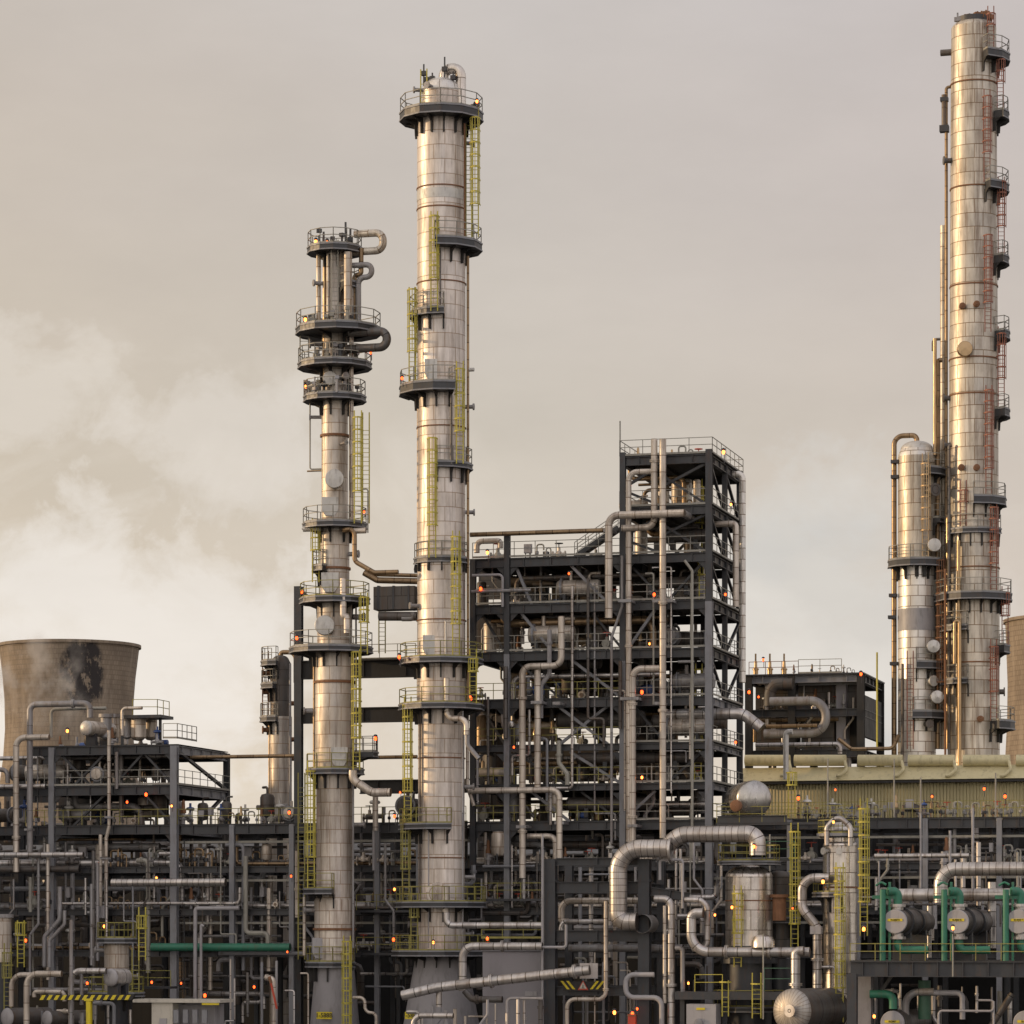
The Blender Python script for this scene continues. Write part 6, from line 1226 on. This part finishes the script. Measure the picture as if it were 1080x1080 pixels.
# ---------------------------------------------------------------- lamps
lp = T('work_lamp', 'x', 'lamp', Vector((0,0,0))); mb = MB(); mb.lathe((0,0,0), [(.02,-.16),(.08,-.14),(.12,-.06),(.12,.06),(.08,.14),(.02,.16)], 12); lg = mb.build('glowing_globe', 'lampred', lp)
mb = MB(); mb.lathe((0,0,.2), [(.17,-.02),(.17,.06),(.08,.14),(.02,.14)], 12); mb.bar((0,0,.3),(0,.35,.3), .06); mb.bar((0,.35,.3),(0,.35,-.8), .06); mb.build('lamp_bracket', 'dark', lp); lp.location = (0,-900,-60)
lpo = copy_tree(lp, Vector((0,0,0)), 0, .9); lpo.children[0].data = lpo.children[0].data.copy() if lpo.children[0].name.startswith('glow') else lpo.children[0].data
for ch in lpo.children:
    if ch.name.startswith('glow'): ch.data = ch.data.copy(); ch.data.materials[0] = M['lamporange']
lpo.location = (0,-900,-60)
LAMPS = [('on the slender tower', 'from the top', -4.2, [(333,255,1),(345,256,1),(322,337,1),(350,366,1),(391,372,0),(322,408,1),(384,540,0),(318,624,0),(313,673,0),(305,857,0),(307,924,0),(303,1004,0),(396,779,0)]),
 ('on the taller tower', 'from the top', -6.5, [(503,107,1),(424,399,0),(421,693,0),(422,836,0),(416,861,0),(416,938,1),(415,991,0),(457,994,1),(496,735,0)]),
 ('in the tall steel frame', 'from the top', -.8, [(763,477,1),(771,532,1),(514,583,1),(507,621,0),(600,605,0),(690,627,0),(765,627,0),(542,788,0),(685,679,1),(677,730,0),(776,783,0),(677,820,2),(497,737,0),(552,820,0),(700,845,1)]),
 ('around the lower steel frame', 'from the top', -.9, [(71,771,1),(154,838,0),(134,846,0),(181,850,1) ,(165,926,2),(27,992,0),(110,977,1),(160,1036,0),(92,1037,0),(191,1037,0),(216,1050,0),(268,1041,0)]),
 ('around the cooler block and beige shed', 'from the top', 12, [(805,696,0),(790,730,0),(800,735,0),(908,711,0),(810,833,0),(842,842,0),(881,833,0),(983,840,0),(1060,840,0),(1038,832,0)]),
 ('around the front vessels and exchangers', 'from the top', -15, [(879,867,1),(795,893,1),(754,965,1),(772,957,1),(836,958,0),(868,930,1),(726,1037,1),(911,980,1),(922,1072,1),(1005,979,1),(514,990,0),(597,1066,1),(667,1069,0),(672,1064,0),(648,1068,1) ])]
for where, way, v0, L in LAMPS:
    for px, py, c in L:
        v = v0 - (3 if (where.startswith('around the lower') and py > 960) else 0) - (8 if where.startswith('around the front') and px > 900 else 0)
        if where.startswith('around the cooler') and py > 820: v = -.6
        src = lp if c == 0 else lpo; p = P(px, py, v); o = copy_tree(src, p, 0, rnd.uniform(.42,.9)); o['group'] = 'glowing work lamps '+where; reg(o, 'glowing work lamps '+where, py+px*.001, way, py+px*.001)
# ---------------------------------------------------------------- tidy prototypes
def drop(o):
    for c in list(o.children): drop(c)
    bpy.data.objects.remove(o)
for q in PV+[PB, PM, lp, lpo]+PE+PP: drop(q)
settle()
for o_ in bpy.data.objects:
    if o_.get('label') and len(o_['label'].replace('-',' ').split()) > 16: print('LONG', o_['label'])

# ---------------------------------------------------------------- drifting steam before the weathered cooling tower
m, t, b = nt('drifting_steam'); t.nodes.remove(b); outn = t.nodes['Material Output']
pv = t.nodes.new('ShaderNodeVolumePrincipled'); pv.inputs['Color'].default_value = (.95,.93,.9,1); pv.inputs['Anisotropy'].default_value = .2
tc = t.nodes.new('ShaderNodeTexCoord'); gr = t.nodes.new('ShaderNodeTexGradient'); gr.gradient_type = 'SPHERICAL'; mp = t.nodes.new('ShaderNodeMapping'); t.links.new(tc.outputs['Object'], mp.inputs[0]); t.links.new(mp.outputs[0], gr.inputs[0])
mp.inputs['Scale'].default_value = (1/6.0, 1/3.0, 1/5.2)
nn = noise(t, .42, 7, 'World', (1,1,.8), .62); mm = t.nodes.new('ShaderNodeMath'); mm.operation = 'MULTIPLY'; t.links.new(gr.outputs['Fac'], mm.inputs[0]); t.links.new(ramp(t, nn, [(.52, 0), (.68, 1)]), mm.inputs[1])
m2 = t.nodes.new('ShaderNodeMath'); m2.operation = 'MULTIPLY'; t.links.new(mm.outputs[0], m2.inputs[0]); m2.inputs[1].default_value = .8; t.links.new(m2.outputs[0], pv.inputs['Density']); t.links.new(pv.outputs[0], outn.inputs['Volume']); M['steam'] = m
c_ = P(36, 722, 34); mb = MB(); mb.lathe(c_, [(.02,-5.2)]+[(6*math.cos(a), 5.2*math.sin(a)) for a in [PI*(i/12-.5) for i in range(1,12)]]+[(.02,5.2)], 24)
o = mb.build('steam_plume', 'steam', None, c_); tag(o, 'thin white steam drifting before the weathered cooling tower', 'steam', kind='stuff')

# pipe clamps fixing the tall lagged risers to the frame
for px, py, w_ in ((665,737,20),(700,634,22),(660,634,14),(696,742,9),(551,872,11),(567,741,12),(668,871,11),(642,560,9),(591,868,10),(588,742,8)):
    p = P(px, py, -1.2); s_ = S(px, -1.2); mb = MB(); mb.box(p+Vector((0,-.32,0)), (w_/s_, .1, .2)); mb.box(p+Vector((0,.32,0)), (w_/s_, .1, .2)); mb.box(p+Vector((-w_/s_*.42,.5,0)), (.1, 1.5, .16)); mb.box(p+Vector((w_/s_*.42,.5,0)), (.1, 1.5, .16))
    o = mb.thing('pipe_clamp', 'x', 'clamp', 'greypipe', 'clamps on the risers of the tall frame'); reg(o, 'clamps holding the tall frame risers', py, 'from the top', py+px*.001)
for px, py, w_ in ((31,875,8),(17,870,8),(115,862,7),(111,905,9),(97,962,7)):
    p = P(px, py, -1.4); s_ = S(px, -1.4); mb = MB(); mb.box(p+Vector((0,-.27,0)), (w_/s_, .08, .16)); mb.box(p+Vector((0,.27,0)), (w_/s_, .08, .16)); mb.box(p+Vector((-w_/s_*.42,.5,0)), (.08, 1.5, .12))
    o = mb.thing('pipe_clamp', 'x', 'clamp', 'greypipe', 'clamps on the risers of the lower frame'); reg(o, 'clamps holding the lower frame risers', py, 'from the top', py+px*.001)
# gusset plates at the frame joints, parts of the tall and lower frames
for par, us_, pys_ in ((C, (c0, c1, c3, c4), (589,638,688,738,786,828,867)), (Df, (d0, d1), (780,824,867))):
    for u in us_:
        for py in pys_:
            z = LV(py)-.62
            for sg_ in (-1, 1):
                if (u == c0 and sg_ < 0) or (u == c4 and sg_ > 0) or (u == d1 and sg_ > 0 and par is Df): continue
                mb = MB(); a = u+sg_*.26; mb.v = [(a,-.03,z),(a+sg_*.55,-.03,z),(a,-.03,z-.55),(a,.03,z),(a+sg_*.55,.03,z),(a,.03,z-.55)]; mb.face([0,1,2]); mb.face([5,4,3]); mb.face([0,2,5,3]); mb.face([1,4,5,2]); mb.face([0,3,4,1]); mb.build('gusset_plate', 'dark', par)
settle()

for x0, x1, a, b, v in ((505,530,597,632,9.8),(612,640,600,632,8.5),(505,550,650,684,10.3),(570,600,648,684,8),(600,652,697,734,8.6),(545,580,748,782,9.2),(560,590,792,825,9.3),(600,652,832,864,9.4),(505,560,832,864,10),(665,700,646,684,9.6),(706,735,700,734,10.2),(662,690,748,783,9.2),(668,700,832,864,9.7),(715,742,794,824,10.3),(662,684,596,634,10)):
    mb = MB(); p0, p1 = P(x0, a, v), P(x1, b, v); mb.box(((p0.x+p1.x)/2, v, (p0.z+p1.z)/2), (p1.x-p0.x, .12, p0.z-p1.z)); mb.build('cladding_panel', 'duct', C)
for a, b, x0, x1 in ((589,638,660,700),(589,638,740,700),(638,688,620,655),(688,738,540,590),(738,786,505,530),(786,828,540,595),(786,828,740,700),(828,867,610,652),(738,786,665,700),(638,688,505,530)):
    brace((U(x0,0), .9, LV(a)-.5), (U(x1,0), .9, LV(b)), 'dark', C, .2)

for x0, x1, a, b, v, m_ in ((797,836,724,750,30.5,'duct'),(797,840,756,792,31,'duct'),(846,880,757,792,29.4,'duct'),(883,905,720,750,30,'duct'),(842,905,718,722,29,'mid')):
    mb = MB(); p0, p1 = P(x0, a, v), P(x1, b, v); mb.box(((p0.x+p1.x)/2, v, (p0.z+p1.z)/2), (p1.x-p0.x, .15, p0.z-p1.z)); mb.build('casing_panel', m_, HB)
for i in range(9):
    px = 1010+i*4.2; q = P(px, 24 if 3 < i < 7 else 29, 29.2+(i%3)*.6); mb = MB(); h = rnd.uniform(.5, 1.3); mb.bar(q, q+Vector((0,0,h)), .12); mb.box(q+Vector((0,0,h*.55)), (.5,.35,.3), i); mb.build('top_valve', rnd.choice(('rust','dark','greypipe')), E.root)
